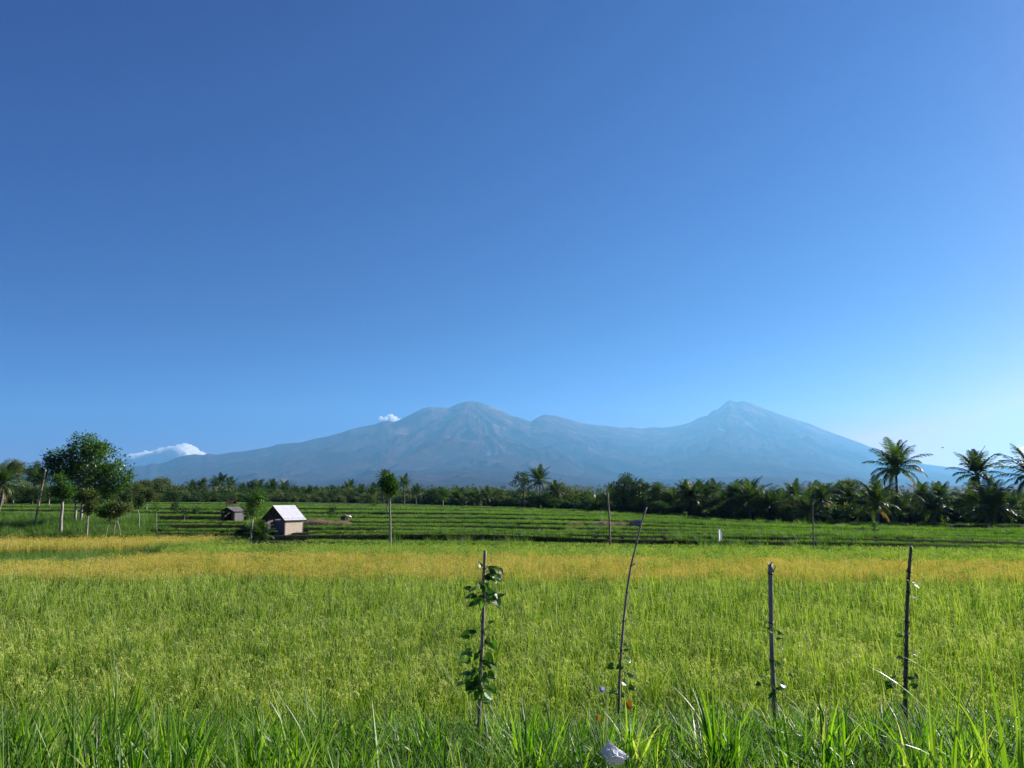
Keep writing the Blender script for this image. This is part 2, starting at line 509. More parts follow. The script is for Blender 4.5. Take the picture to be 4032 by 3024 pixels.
hm = N.new('ShaderNodeMapRange'); hm.inputs['From Min'].default_value = 500; hm.inputs['From Max'].default_value = 1700; hm.inputs['To Min'].default_value = -0.06; hm.inputs['To Max'].default_value = 0.10
L.new(sep.outputs['Z'], hm.inputs['Value'])
ad = N.new('ShaderNodeMath'); ad.operation = 'ADD'; L.new(nz.outputs['Fac'], ad.inputs[0]); L.new(hm.outputs[0], ad.inputs[1])
cr = N.new('ShaderNodeValToRGB'); e = cr.color_ramp.elements
e[0].position = 0.40; e[0].color = (0.030, 0.014, 0.014, 1); e[1].position = 0.74; e[1].color = (0.20, 0.13, 0.11, 1)
q = e.new(0.55); q.color = (0.048, 0.024, 0.026, 1)
q = e.new(0.62); q.color = (0.085, 0.046, 0.045, 1)
L.new(ad.outputs[0], cr.inputs[0]); L.new(cr.outputs[0], pb.inputs['Base Color'])
L.new(pb.outputs[0], out.inputs['Surface'])
mt = bpy.data.objects.new('mountains', mesh_np('mountains', mv, grid_faces(ND, len(cols)), mm, smooth=True))
C.objects.link(mt)
tag(mt, 'hazy blue volcanic range with two summits behind the tree line', 'mountain', kind='structure')

# ------------------------------------------------------------------ haze
hz, N, L = new_mat('haze_air')
out = N.new('ShaderNodeOutputMaterial'); pv = N.new('ShaderNodeVolumePrincipled')
pv.inputs['Color'].default_value = (0.26, 0.66, 1.0, 1)
pv.inputs['Density'].default_value = 6.3e-5
pv.inputs['Anisotropy'].default_value = 0.284
L.new(pv.outputs[0], out.inputs['Volume'])
b = MB(); b.box((0, 8150, 1010), (48000, 16700, 2024))
o = b.obj('haze', hz); tag(o, 'thin blue haze filling the air between fields and mountains', 'haze', kind='stuff')

# ------------------------------------------------------------------ clouds (behind the range, outside the haze)
cm, N, L = new_mat('cloud_vapour')
out = N.new('ShaderNodeOutputMaterial'); pv = N.new('ShaderNodeVolumePrincipled')
pv.inputs['Color'].default_value = (1, 1, 1, 1); pv.inputs['Density'].default_value = 0.03; pv.inputs['Anisotropy'].default_value = 0.2
L.new(pv.outputs[0], out.inputs['Volume'])
def cloud(name, label, blobs, D, seed):
    """billowed closed shells filled with vapour; blobs: px, py, radius px, vertical squash"""
    import bmesh
    bm = bmesh.new(); r = random.Random(seed)
    c0 = at(blobs[0][0], blobs[0][1], D)
    for (px, py, rp, sq) in blobs:
        c = at(px, py, D + r.uniform(-150, 150)) - c0
        rad = rp / F * D
        res = bmesh.ops.create_icosphere(bm, subdivisions=4, radius=1)
        for v in res['verts']:
            p = v.co.copy()
            n = float(fbm(np.array(p.x * 2.2 + px), np.array(p.y * 2.2 + p.z * 2.5 + py), 4)) - 0.5
            p *= rad * (1 + 0.85 * n)
            p.z *= sq
            v.co = p + c
    m = bpy.data.meshes.new(name); bm.to_mesh(m); bm.free(); m.materials.append(cm)
    o = bpy.data.objects.new(name, m); o.location = c0; C.objects.link(o)
    tag(o, label, 'cloud')
r_ = random.Random(3)
bl = []
top = [(450, 1818), (500, 1798), (545, 1776), (590, 1772), (640, 1760), (690, 1750), (740, 1749), (790, 1772), (815, 1782)]
for i in range(80):
    px = 436 + 384 * (i + r_.random()) / 80
    tp = np.interp(px, [p[0] for p in top], [p[1] for p in top])
    rp = 25 * min(1, (px - 420) / 90, (840 - px) / 70) + 5
    bl.append((px, tp + rp * 0.75 + r_.random() * 46, rp * r_.uniform(0.75, 1.25), 0.72))
cloud('cloud', 'long low white cloud lying against the left shoulder of the range', bl, 17600, 1)
bl = [(1500, 1648, 12, 0.7), (1520, 1650, 13, 0.7), (1538, 1642, 14, 0.85), (1545, 1650, 15, 0.8), (1556, 1650, 13, 0.8), (1570, 1656, 12, 0.7), (1535, 1656, 12, .7)]
cloud('cloud', 'small white puff of cloud in the notch beside the higher left summit', bl, 17600, 2)
# ------------------------------------------------------------------ scattering: one node group, instances on the points of a mesh
def proto_collection(name, meshes):
    col = bpy.data.collections.new(name)
    for i, m in enumerate(meshes):
        o = bpy.data.objects.new('%s_%02d' % (name, i), m)
        col.objects.link(o)
    return col

def scatter(name, label, cat, pts, rot, scl, idx, col, kind='stuff'):
    m = bpy.data.meshes.new(name)
    n = len(pts)
    m.vertices.add(n); m.vertices.foreach_set('co', np.asarray(pts, np.float32).ravel())
    a = m.attributes.new('turn', 'FLOAT_VECTOR', 'POINT'); a.data.foreach_set('vector', np.asarray(rot, np.float32).ravel())
    a = m.attributes.new('size', 'FLOAT_VECTOR', 'POINT'); a.data.foreach_set('vector', np.asarray(scl, np.float32).ravel())
    a = m.attributes.new('pick', 'INT', 'POINT'); a.data.foreach_set('value', np.asarray(idx, np.int32))
    o = bpy.data.objects.new(name, m); C.objects.link(o)
    ng = bpy.data.node_groups.new(name + '_plants', 'GeometryNodeTree')
    ng.interface.new_socket('Geometry', in_out='INPUT', socket_type='NodeSocketGeometry')
    ng.interface.new_socket('Geometry', in_out='OUTPUT', socket_type='NodeSocketGeometry')
    N = ng.nodes; L = ng.links
    gi = N.new('NodeGroupInput'); go = N.new('NodeGroupOutput')
    iop = N.new('GeometryNodeInstanceOnPoints')
    ci = N.new('GeometryNodeCollectionInfo'); ci.inputs['Collection'].default_value = col
    ci.inputs['Separate Children'].default_value = True; ci.inputs['Reset Children'].default_value = True
    def attr(nm, dt):
        q = N.new('GeometryNodeInputNamedAttribute'); q.data_type = dt; q.inputs['Name'].default_value = nm
        return q.outputs['Attribute']
    L.new(gi.outputs[0], iop.inputs['Points']); L.new(ci.outputs[0], iop.inputs['Instance'])
    iop.inputs['Pick Instance'].default_value = True
    L.new(attr('pick', 'INT'), iop.inputs['Instance Index'])
    L.new(attr('turn', 'FLOAT_VECTOR'), iop.inputs['Rotation'])
    L.new(attr('size', 'FLOAT_VECTOR'), iop.inputs['Scale'])
    L.new(iop.outputs[0], go.inputs[0])
    md = o.modifiers.new('plants', 'NODES'); md.node_group = ng
    return tag(o, label, cat, kind=kind)

def jgrid(y0, y1, step, xr=lambda y: 0.74 * y + 6, jit=0.35):
    out = []
    y = y0
    while y < y1:
        w = xr(y)
        x = np.arange(-w, w, step)
        q = np.stack([x + (rng.random(len(x)) - .5) * 2 * jit * step, np.full(len(x), y) + (rng.random(len(x)) - .5) * 2 * jit * step], 1)
        out.append(q); y += step
    return np.concatenate(out)

def put(name, label, cat, xy, col, ncol, s0, s1, tilt=0.06, zsc=(0.85, 1.15), sink=0.0, kind='stuff', hfun=None):
    n = len(xy)
    z = gz(xy[:, 0], xy[:, 1]) - sink
    pts = np.stack([xy[:, 0], xy[:, 1], z], 1)
    rot = np.stack([(rng.random(n) - .5) * 2 * tilt, (rng.random(n) - .5) * 2 * tilt, rng.random(n) * 6.283], 1)
    s = s0 + (s1 - s0) * rng.random(n)
    zs = s * (zsc[0] + (zsc[1] - zsc[0]) * rng.random(n))
    if hfun is not None: zs = zs * hfun(xy[:, 0], xy[:, 1])
    return scatter(name, label, cat, pts, rot, np.stack([s, s, zs], 1), rng.integers(0, ncol, n), col, kind)

# field boundaries in world depth, from the photograph
def pxof(x, y): return W / 2 + F * x / y
RIPE_NEAR = ([0, 1200, 2000, 3000, 4032], [29.3, 29.3, 29.2, 28.4, 27.6])
RIPE_FAR = ([0, 350, 700, 1200, 2000, 2700, 3500, 4032], [35.3, 36.5, 41.5, 41.5, 40.4, 37.8, 36.5, 35.8])
def edge(q): return (fbm(q[:, 0] * .35, q[:, 0] * 0 + 7, 3) - .5) * 2.2
def t1_front(xy):
    return level_at(0, xy[:, 0])[0]

# --- rice hill prototypes
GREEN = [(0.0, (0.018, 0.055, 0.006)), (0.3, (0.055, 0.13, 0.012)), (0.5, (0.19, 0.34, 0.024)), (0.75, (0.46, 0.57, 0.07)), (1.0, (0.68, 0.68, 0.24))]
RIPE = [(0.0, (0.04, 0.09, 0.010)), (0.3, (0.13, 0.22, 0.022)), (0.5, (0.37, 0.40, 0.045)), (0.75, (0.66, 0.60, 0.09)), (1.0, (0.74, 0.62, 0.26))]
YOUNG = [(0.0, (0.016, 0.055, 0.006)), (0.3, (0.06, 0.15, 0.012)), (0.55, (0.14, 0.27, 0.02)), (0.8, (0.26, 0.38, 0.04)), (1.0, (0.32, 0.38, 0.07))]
m_rice = leaf_mat('rice_green', GREEN, trans=0.42, var=0.34, noise=(0.5, 0.45))
m_ripe = leaf_mat('rice_ripe', RIPE, trans=0.4, tcol=(1.3, 1.15, 0.6), var=0.3, noise=(0.3, 0.5))
m_young = leaf_mat('rice_young', YOUNG, trans=0.42, var=0.25, noise=(0.12, 0.5))
m_grass = leaf_mat('verge_grass', [(0.0, (0.010, 0.030, 0.005)), (0.3, (0.035, 0.10, 0.008)), (0.55, (0.10, 0.23, 0.014)), (0.8, (0.22, 0.36, 0.03)), (1.0, (0.46, 0.46, 0.20))],
                   trans=0.5, tcol=(1.35, 1.55, 0.4), rough=0.4, spec=0.35, var=0.35)

def panicle(b, p, az, r, t):
    """drooping rice ear: a curved stem with grains hanging on it"""
    p = Vector(p); e = R(70); L_ = r.uniform(.18, .28); n = 6
    pts = []
    for i in range(n + 1):
        pts.append(p.copy())
        p = p + Vector((math.cos(az) * math.cos(e), math.sin(az) * math.cos(e), math.sin(e))) * (L_ / n)
        e -= R(r.uniform(20, 34))
    for i in range(1, n + 1):
        for _ in range(3):
            d = Vector((r.uniform(-1, 1), r.uniform(-1, 1), r.uniform(-1.6, .2))).normalized()
            q = pts[i] + d * 0.004
            ln = r.uniform(.024, .044)
            sd_ = Vector((-d.y, d.x, 0)) * .0065
            b.add([q - sd_, q + d * ln * .5 - sd_ * .8 + Vector((0, 0, .003)), q + d * ln, q + sd_], [(0, 1, 2), (0, 2, 3)], min(1, t + r.uniform(-.1, .12)))
    for i in range(n):
        d = pts[i + 1] - pts[i]
        sd_ = Vector((-math.sin(az), math.cos(az), 0)) * .0014
        b.add([pts[i] - sd_, pts[i] + sd_, pts[i + 1] + sd_, pts[i + 1] - sd_], [(0, 1, 2, 3)], t - .15)

def rice_hill(seed, nb, h, wid, mat, ears, tlo, thi, spread=0.07, lean=(0.75, 1.5), n=4, eart=0.85, wind=0.0):
    r = random.Random(seed); b = MB()
    for _ in range(nb):
        az = r.uniform(0, 6.283); rr = spread * math.sqrt(r.random())
        el = math.pi / 2 - r.uniform(0.02, 0.30)
        ln = h * r.uniform(0.72, 1.12)
        t0 = r.uniform(tlo, thi)
        b.blade((rr * math.cos(az), rr * math.sin(az), 0), az + r.uniform(-.5, .5), el, ln, wid * r.uniform(.7, 1.25), r.uniform(0.1, lean[1] * .55), t0 - .22, t0 + r.uniform(.0, .14), n=n)  # colour darkens to the foot, standing in for shade between hills
    for _ in range(ears):
        az = r.uniform(0, 6.283); rr = (spread + 0.05) * math.sqrt(r.random())
        z = h * r.uniform(.70, .92)
        panicle(b, (rr * math.cos(az), rr * math.sin(az), z), az + r.uniform(-1, 1), r, eart + r.uniform(-.12, .1))
    return b.mesh('rice_hill', mat)

near = proto_collection('rice_hill_near', [rice_hill(i, 26, 1.02, .022, m_rice, 3, .06, .80, n=5, spread=.06, lean=(.7, 2.0)) for i in range(12)])  # low tint bound, near and mid: leaf shadow put into blade colours
mid = proto_collection('rice_hill_mid', [rice_hill(20 + i, 22, 1.02, .030, m_rice, 2, .06, .82, n=4, eart=.85, spread=.075, lean=(.7, 2.0)) for i in range(10)])
ripe = proto_collection('rice_hill_ripe', [rice_hill(40 + i, 22, 0.94, .030, m_ripe, 7, .12, .88, n=3, spread=.08, eart=.80) for i in range(8)])
farg = proto_collection('rice_hill_far', [rice_hill(60 + i, 30, 1.0, .026, m_rice, 5, .22, .66, n=3, spread=.10, eart=.75) for i in range(6)])
tuft = proto_collection('young_rice_tuft', [rice_hill(80 + i, 50, 0.17, .018, m_young, 0, .35, .72, n=3, spread=.24, lean=(0, 1.5)) for i in range(6)])

xy = jgrid(10.6, 18.5, 0.235, xr=lambda y: .74 * y + 4)
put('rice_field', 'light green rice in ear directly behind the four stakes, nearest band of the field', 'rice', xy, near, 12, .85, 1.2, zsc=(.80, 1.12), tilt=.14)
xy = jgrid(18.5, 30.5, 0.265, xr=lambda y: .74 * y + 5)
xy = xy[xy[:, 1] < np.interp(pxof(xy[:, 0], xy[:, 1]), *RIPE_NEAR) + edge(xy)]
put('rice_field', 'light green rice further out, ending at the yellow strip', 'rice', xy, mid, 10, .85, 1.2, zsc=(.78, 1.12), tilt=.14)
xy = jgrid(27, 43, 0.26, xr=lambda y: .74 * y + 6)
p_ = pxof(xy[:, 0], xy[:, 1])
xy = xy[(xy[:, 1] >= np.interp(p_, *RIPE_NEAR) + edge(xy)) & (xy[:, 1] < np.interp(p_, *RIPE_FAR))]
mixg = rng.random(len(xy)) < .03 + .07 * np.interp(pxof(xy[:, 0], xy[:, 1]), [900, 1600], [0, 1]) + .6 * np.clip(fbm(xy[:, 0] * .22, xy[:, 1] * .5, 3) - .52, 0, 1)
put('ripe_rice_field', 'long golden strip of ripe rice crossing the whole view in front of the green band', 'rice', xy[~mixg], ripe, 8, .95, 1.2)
mixed_green = xy[mixg]
# second golden strip at the left, beyond the weedy bund
xy = jgrid(45, 57.5, 0.36, xr=lambda y: .74 * y + 6)
p_ = pxof(xy[:, 0], xy[:, 1])
lo = np.interp(p_, [0, 400, 700, 950], [45.5, 47, 49.5, 54.5]); hi = t1_front(xy) - .3
xy2 = xy[(p_ < 940) & (xy[:, 1] > lo) & (xy[:, 1] < hi)]
put('ripe_rice_field', 'small golden strip of ripe rice at the far left below the grassy slope', 'rice', xy2, ripe, 8, 1.1, 1.35)
# green band behind the long golden strip
xy = jgrid(35.5, 57.5, 0.31, xr=lambda y: .74 * y + 6)
p_ = pxof(xy[:, 0], xy[:, 1])
lo = np.interp(p_, *RIPE_FAR); lo = np.where(p_ < 700, np.interp(p_, [0, 700], [99, 41.5]), lo)
hi2 = np.where(p_ < 950, np.interp(p_, [0, 400, 700, 950], [45.5, 47, 49.5, 54.5]), t1_front(xy) - .25)
xyg = np.concatenate([xy[(xy[:, 1] > lo + .25) & (xy[:, 1] < hi2) & (p_ > 560)], mixed_green])
put('rice_field', 'pale green rice band behind the golden strip, a few green plants standing among the gold', 'rice', xyg, farg, 6, 1.0, 1.2)

# --- weeds and grass
def weed(seed, nb, h, wid, mat, spread, tlo=.25, thi=.8, droop=(0.3, 1.6), tiltmax=.7, n=4):
    r = random.Random(seed); b = MB()
    for _ in range(nb):
        az = r.uniform(0, 6.283); rr = spread * math.sqrt(r.random())
        el = math.pi / 2 - abs(r.gauss(0, tiltmax * .5))
        t0 = r.uniform(tlo, thi) if r.random() > .06 else 1.0
        b.blade((rr * math.cos(az), rr * math.sin(az), 0), az + r.uniform(-1, 1), el, h * r.uniform(.5, 1.15), wid * r.uniform(.5, 1.2), r.uniform(*droop), t0 - .12, t0 + .1, n=n)
    return b.mesh('grass_tuft', mat)
m_weed = leaf_mat('weed_green', [(0.0, (0.015, 0.045, 0.006)), (0.3, (0.045, 0.13, 0.012)), (0.6, (0.11, 0.24, 0.025)), (0.85, (0.20, 0.34, 0.05)), (1.0, (0.3, 0.34, 0.10))], trans=.45, var=.3, noise=(0.25, .5))
m_bank = leaf_mat('bank_grass', [(0.0, (0.005, 0.014, 0.003)), (0.35, (0.012, 0.032, 0.005)), (0.65, (0.03, 0.065, 0.010)), (1.0, (0.12, 0.12, 0.045))], trans=.2, var=.35, noise=(0.2, .5))  # very dark greens: the shade of the banks put into the grass colour
weedc = proto_collection('bund_weed', [weed(100 + i, 60, 1.15, .022, m_weed, .45, n=4) for i in range(5)])
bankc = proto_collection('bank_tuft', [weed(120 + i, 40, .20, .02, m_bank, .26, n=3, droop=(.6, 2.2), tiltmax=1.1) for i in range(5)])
bigt = proto_collection('terrace_tuft', [rice_hill(140 + i, 60, 0.18, .03, m_young, 0, .32, .70, n=3, spread=.55) for i in range(5)])

xy = jgrid(34, 52, 0.5, xr=lambda y: .74 * y + 6)
p_ = pxof(xy[:, 0], xy[:, 1])
lo = np.interp(p_, *RIPE_FAR); hi = np.interp(p_, [0, 400, 700], [45.5, 47, 49.5])
xyw = xy[(p_ < 700) & (xy[:, 1] > lo) & (xy[:, 1] < hi)]
put('bund_weeds', 'dark green weedy bund between the two golden strips at the left', 'weeds', xyw, weedc, 5, .6, 1.0)

# terraces: crops on the flats, rough grass on the risers and bunds
LINE_PX = [-300, 300, 500, 1650, 1760, 2000, 2350, 2700, 3000, 3300, 4300]
LINE_D = [112, 112, 150, 212, 165, 146, 118, 92, 80, 77, 73]
def line_depth(px): return np.interp(px, LINE_PX, LINE_D)
flat_near, flat_far, bank = [], [], []
for k in range(NL):
    yl = [54, 57, 59, 61, 64, 68, 74, 83, 98, 160][k]
    step = [.38, .40, .42, .46, .52, .62, .75, 1.0, 1.3, 1.7][k]
    xr_ = .74 * yl + 10
    xg = np.arange(-xr_, xr_, step)
    d, _ = level_at(k, xg)
    if k + 1 < NL: d2, _ = level_at(k + 1, xg)
    else: d2 = d + 55
    for i in range(len(xg)):
        nrow = max(0, int((d2[i] - d[i]) / step))
        yy = d[i] + .30 + (np.arange(nrow) + rng.random(nrow)) * step
        yy = yy[(yy < d2[i] - (.7 if k < 6 else .8)) & (yy < line_depth(W / 2 + F * xg[i] / np.maximum(yy, 1)))]
        px_ = W / 2 + F * xg[i] / yy if len(yy) else yy
        q = np.stack([xg[i] + (rng.random(len(yy)) - .5) * step, yy], 1)
        (flat_near if k < 5 else flat_far).append(q)
    sb = max(.16, step * .45)
    xb = np.arange(-xr_, xr_, sb)
    d, _ = level_at(k, xb)
    for off in ((.06, .20, .34) if k < 6 else (.12, .3)):
        bank.append(np.stack([xb + (rng.random(len(xb)) - .5) * sb, d + off + (rng.random(len(xb)) - .5) * .1], 1))
flat_near = np.concatenate(flat_near); flat_far = np.concatenate(flat_far); bank = np.concatenate(bank)
pn = pxof(flat_near[:, 0], flat_near[:, 1])
slope = (pn < 610 + (flat_near[:, 1] - 57) * 2)                         # rough grass at the left, crops elsewhere
hut_zone = (pn > 1000) & (pn < 1235) & (flat_near[:, 1] < 58)
put('terrace_rice', 'dark green young rice on the lower terraces in the middle distance', 'rice', flat_near[~slope & ~hut_zone], tuft, 6, .9, 1.2)
put('slope_grass', 'tall rough grass on the slope around the trees at the far left', 'grass', flat_near[slope], weedc, 5, .35, .85)
yt = fbm(flat_far[:, 0] * .05, flat_far[:, 1] * .2, 2)
put('terrace_rice', 'green rice and grass on the upper terraces below the tree line', 'rice', flat_far, bigt, 5, .8, 1.2)
wk = fbm(bank[:, 0] * .16, bank[:, 1] * .3, 3)
bw = bank[(wk > .57) & (rng.random(len(bank)) < .30) & (bank[:, 1] < line_depth(pxof(bank[:, 0], bank[:, 1])))]
put('bank_weeds', 'ragged taller weeds and shoots along parts of the terrace banks', 'weeds', bw, weedc, 5, .22, .62, tilt=.2)
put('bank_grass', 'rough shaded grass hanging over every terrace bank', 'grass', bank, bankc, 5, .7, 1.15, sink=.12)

# --- roadside verge right in front of the camera
def broad(seed, nb, h, wid, spread, n=7):
    """shoots of broad-bladed grass rising from a few stems"""
    r = random.Random(seed); b = MB()
    for _ in range(nb):
        az = r.uniform(0, 6.283); rr = spread * math.sqrt(r.random())
        sx, sy = rr * math.cos(az), rr * math.sin(az)
        hh = h * r.uniform(.15, .5)
        la = r.uniform(0, 6.283)
        top = Vector((sx + .06 * math.cos(la), sy + .06 * math.sin(la), hh))
        b.tube([(sx, sy, -.03), ((sx + top.x) / 2, (sy + top.y) / 2, hh * .5), top], [.005, .0045, .003], n=4, t=.5, cap=False)
        for j in range(r.randint(3, 5)):
            z = hh * (.35 + .65 * j / 4)
            t0 = r.uniform(.32, .80) if r.random() > .05 else 1.0
            b.blade((sx + (top.x - sx) * z / hh, sy + (top.y - sy) * z / hh, z), az + j * 2.6 + r.uniform(-.6, .6), math.pi / 2 - r.uniform(.03, .62),
                    h * r.uniform(.45, .95), wid * r.uniform(.6, 1.2), r.uniform(.05, 1.1), t0 - .05, t0 + .08, n=n, fold=.3)
    return b.mesh('broad_grass', m_grass)
def herb(seed):
    r = random.Random(seed); b = MB()
    for _ in range(7):
        az = r.uniform(0, 6.283); L_ = r.uniform(.15, .35); e = r.uniform(.5, 1.3)
        pts = [Vector((0, 0, 0)) + Vector((math.cos(az) * math.cos(e), math.sin(az) * math.cos(e), math.sin(e))) * L_ * q for q in (0, .5, 1)]
        b.tube(pts, [.003, .0025, .0015], n=3, t=.4, cap=False)
        for j in range(9):
            p = pts[0].lerp(pts[2], .25 + .75 * j / 9)
            d = Vector((r.uniform(-1, 1), r.uniform(-1, 1), r.uniform(-.2, .6)))
            b.leaf(p, d, (0, 0, 1), r.uniform(.03, .06), r.uniform(.015, .026), r.uniform(.25, .6))
    return b.mesh('herb', m_grass)
bc = proto_collection('broad_grass', [broad(200 + i, 6, .63, .0235, .12) for i in range(8)] )
fc = proto_collection('fine_grass', [weed(220 + i, 26, .40, .008, m_grass, .13, n=5, droop=(.3, 2.2), tiltmax=1.1) for i in range(5)] + [herb(240), herb(241)])
def verge_pts(step, y0, y1, extra=1.6, jit=.6):
    return jgrid(y0, y1, step, xr=lambda y: .76 * y + extra, jit=jit)
xy = verge_pts(.17, 1.9, 10.6)
xy = xy[rng.random(len(xy)) < np.interp(xy[:, 1], [2, 6, 8.5, 10.6], [1, 1, .85, .5])]
put('verge_grass', 'fine grass and herbs filling the roadside verge under the stakes', 'grass', xy, fc, 7, .75, 1.25, tilt=.2)
xy = verge_pts(.26, 1.8, 7.6)
den = fbm(xy[:, 0] * .9 + 3, xy[:, 1] * .9, 2)
xy = xy[(den > .42 + .04 * (xy[:, 1] > 6)) & (rng.random(len(xy)) < .8)]
xy = xy[~((np.abs(xy[:, 0] - .6 * xy[:, 1] / 4.6) < .30) & (xy[:, 1] > 2.6) & (xy[:, 1] < 4.75))]
put('broad_grass', 'broad bright green grass blades in the foreground, lit from the right', 'grass', xy, bc, 8, .75, 1.2, tilt=.22, zsc=(.7, 1.05),
    hfun=lambda x, y: np.interp(y, [2, 4.5, 6, 7.6], [1.0, 1.0, .8, .55]))
# ------------------------------------------------------------------ palms
PALM = [(0.0, (0.016, 0.042, 0.010)), (0.3, (0.040, 0.085, 0.018)), (0.55, (0.085, 0.16, 0.03)), (0.78, (0.18, 0.23, 0.05)), (0.9, (0.22, 0.17, 0.06)), (1.0, (0.30, 0.21, 0.12))]
m_palm = leaf_mat('palm_leaf', PALM, trans=.36, tcol=(1.3, 1.25, .45), rough=.42, spec=.35, var=.16)
m_ptrunk = solid_mat('palm_trunk', (.10, .085, .065), (.24, .21, .17), scale=3, stretch=(1, 1, 6), rough=.9)
m_bark = solid_mat('pale_bark', (.16, .14, .11), (.45, .42, .36), scale=7, stretch=(1, 1, .5), rough=.9, bump=.4)
m_dbark = solid_mat('dark_bark', (.05, .04, .03), (.14, .11, .085), scale=7, stretch=(1, 1, .4), rough=.95, bump=.4)

def frond(b, az, e0, L_, droop, r, t0, wid=1.0, hang=0.35, nl=34, roll=0.0):
    n = 11
    p = Vector((0.12 * math.cos(az), .12 * math.sin(az), 0)); e = e0
    pts = []; dirs = []
    a = az
    for i in range(n + 1):
        d = Vector((math.cos(a) * math.cos(e), math.sin(a) * math.cos(e), math.sin(e)))
        pts.append(p.copy()); dirs.append(d)
        p = p + d * (L_ / n)
        q = i / n
        e -= droop * (.25 + 1.5 * q) / n
        a += roll / n
    b.tube(pts[:-1], [.045 * (1 - i / n) + .008 for i in range(n)], n=3, t=min(1, t0 + .18), cap=False)
    for j in range(nl):
        q = .13 + .87 * (j + .5) / nl
        x = q * n; i = min(int(x), n - 1); fr = x - i
        c = pts[i].lerp(pts[i + 1], fr); d = dirs[i].lerp(dirs[i + 1], fr).normalized()
        side = Vector((-math.sin(a), math.cos(a), 0)); up = side.cross(d)
        ll = wid * L_ * .25 * (math.sin(math.pi * min(1, .16 + q * .90)) ** .6) * r.uniform(.85, 1.1)
        for s_ in (-1, 1):
            if r.random() < .04: continue
            dd = (side * s_ * .80 + d * (.45 + .5 * q) + up * (.14 - hang * r.uniform(.7, 1.4)) + Vector((0, 0, -hang * .9))).normalized()
            w = .085 * wid * L_ / 4 * 1.3
            wv = (d * 1.0 + up * .25).normalized() * w
            m1 = c + dd * ll * .5
            tip = c + dd * ll + Vector((0, 0, -ll * hang * .55))
            tt = t0 + r.uniform(-.10, .10)
            b.add([c - wv * .5, m1 - wv * .55, tip, m1 + wv * .55, c + wv * .5], [(0, 1, 3, 4), (1, 2, 3)], [tt, tt, tt + .08, tt, tt])

def palm_crown(seed, nf=22, L_=4.0, up_bias=0.5, dead=2, wind=.25):
    r = random.Random(seed); b = MB()
    for i in range(nf):
        q = i / (nf - 1)                       # 0 = youngest, upright; 1 = oldest, hanging
        az = i * 2.39996 + r.uniform(-.25, .25)
        e0 = R(86 - 108 * q ** (1.25 - .3 * up_bias) + r.uniform(-8, 8))
        droop = .55 + 1.15 * q ** .7 + r.uniform(0, .4)
        ln = L_ * (.72 + .30 * math.sin(math.pi * min(1, .2 + q)) + r.uniform(-.07, .07))
        frond(b, az, e0, ln, droop, r, .30 + .18 * q + r.uniform(-.08, .08), hang=.22 + .5 * q, roll=r.uniform(-.3, .3))
    for i in range(dead):
        az = r.uniform(0, 6.28)
        frond(b, az, R(-35 + r.uniform(-15, 5)), L_ * .85, .8, r, .95, hang=.8, nl=22, wid=.8)
    return b.mesh('palm_crown', m_palm)
def coconuts_mesh(seed):
    r = random.Random(seed); b = MB()
    for i in range(9):
        a = r.uniform(0, 6.28); c = Vector((.28 * math.cos(a), .28 * math.sin(a), -.25 - r.uniform(0, .35)))
        vs = []; fs = []
        for u in range(5):
            for w in range(6):
                th = math.pi * u / 4; ph = 2 * math.pi * w / 6
                vs.append(c + Vector((.12 * math.sin(th) * math.cos(ph), .12 * math.sin(th) * math.sin(ph), .15 * math.cos(th))))
        for u in range(4):
            for w in range(6):
                fs.append((u * 6 + w, u * 6 + (w + 1) % 6, (u + 1) * 6 + (w + 1) % 6, (u + 1) * 6 + w))
        b.add(vs, fs, .75)
    return b.mesh('coconuts', m_palm, smooth=True)
def trunk_mesh(seed, h=8.0, bend=.5, r0=.17, r1=.11):
    r = random.Random(seed); b = MB(); n = 12
    a = r.uniform(0, 6.28)
    pts = []; rad = []
    for i in range(n + 1):
        q = i / n
        o = bend * (q * (1 - q)) * 1.6
        pts.append((math.cos(a) * o, math.sin(a) * o, -.4 + (h + .4) * q))
        rad.append(r0 + (r1 - r0) * q + (.10 * (1 - q) ** 6))
    b.tube(pts, rad, n=8)
    return b.mesh('palm_trunk', m_ptrunk, smooth=True)
CROWNS = [palm_crown(300 + i, nf=(27, 24, 29, 23, 26)[i], up_bias=(.9, .4, .7, .2, .6)[i], dead=(2, 3, 1, 3, 2)[i]) for i in range(5)]
NUTS = coconuts_mesh(1)
PTR = [trunk_mesh(310 + i, bend=(.3, .7, 1.1)[i]) for i in range(3)]

def near_k(cx): return float(np.interp(cx, [2350, 2700, 3000, 3300, 4100], [1, .90, .86, .84, .82]))
def palm(cx, cy, top, D, label, group, v=0, rz=0.0, rad=None, lean=(0, 0), nuts=False, name='palm_tree'):
    """coconut palm whose crown heart the photograph shows at (cx, cy) and its top at `top`, at depth D"""
    D = D * near_k(cx)
    if rad: rad = rad * near_k(cx)
    hrt = at(cx, cy, D)
    gx = hrt.x - lean[0]; gy = D - lean[1]
    g0 = float(gz(gx, gy))
    hh = max(.25, hrt.z - g0)
    r_ = rad if rad else max(1.6, (at(cx, top, D).z - hrt.z) / .86)
    root = empty(name, (gx, gy, g0), label, 'palm tree', group)
    tm = PTR[v % 3]
    tr = child('trunk', tm, root, scale=(1 if hh > 4 else .8, 1 if hh > 4 else .8, hh / 8.0))
    if lean[0] or lean[1]:
        d = Vector((lean[0], lean[1], hh)); tr.rotation_mode = 'QUATERNION'; tr.rotation_quaternion = d.to_track_quat('Z', 'Y'); tr.scale[2] = d.length / 8.0
    k = r_ / 4.0
    child('crown', CROWNS[v % 5], root, loc=(lean[0], lean[1], hh - .05), rot=(0, 0, rz), scale=(k, k, k))
    if nuts: child('coconuts', NUTS, root, loc=(lean[0], lean[1], hh - .05), scale=(max(k, .7),) * 3)
    return root

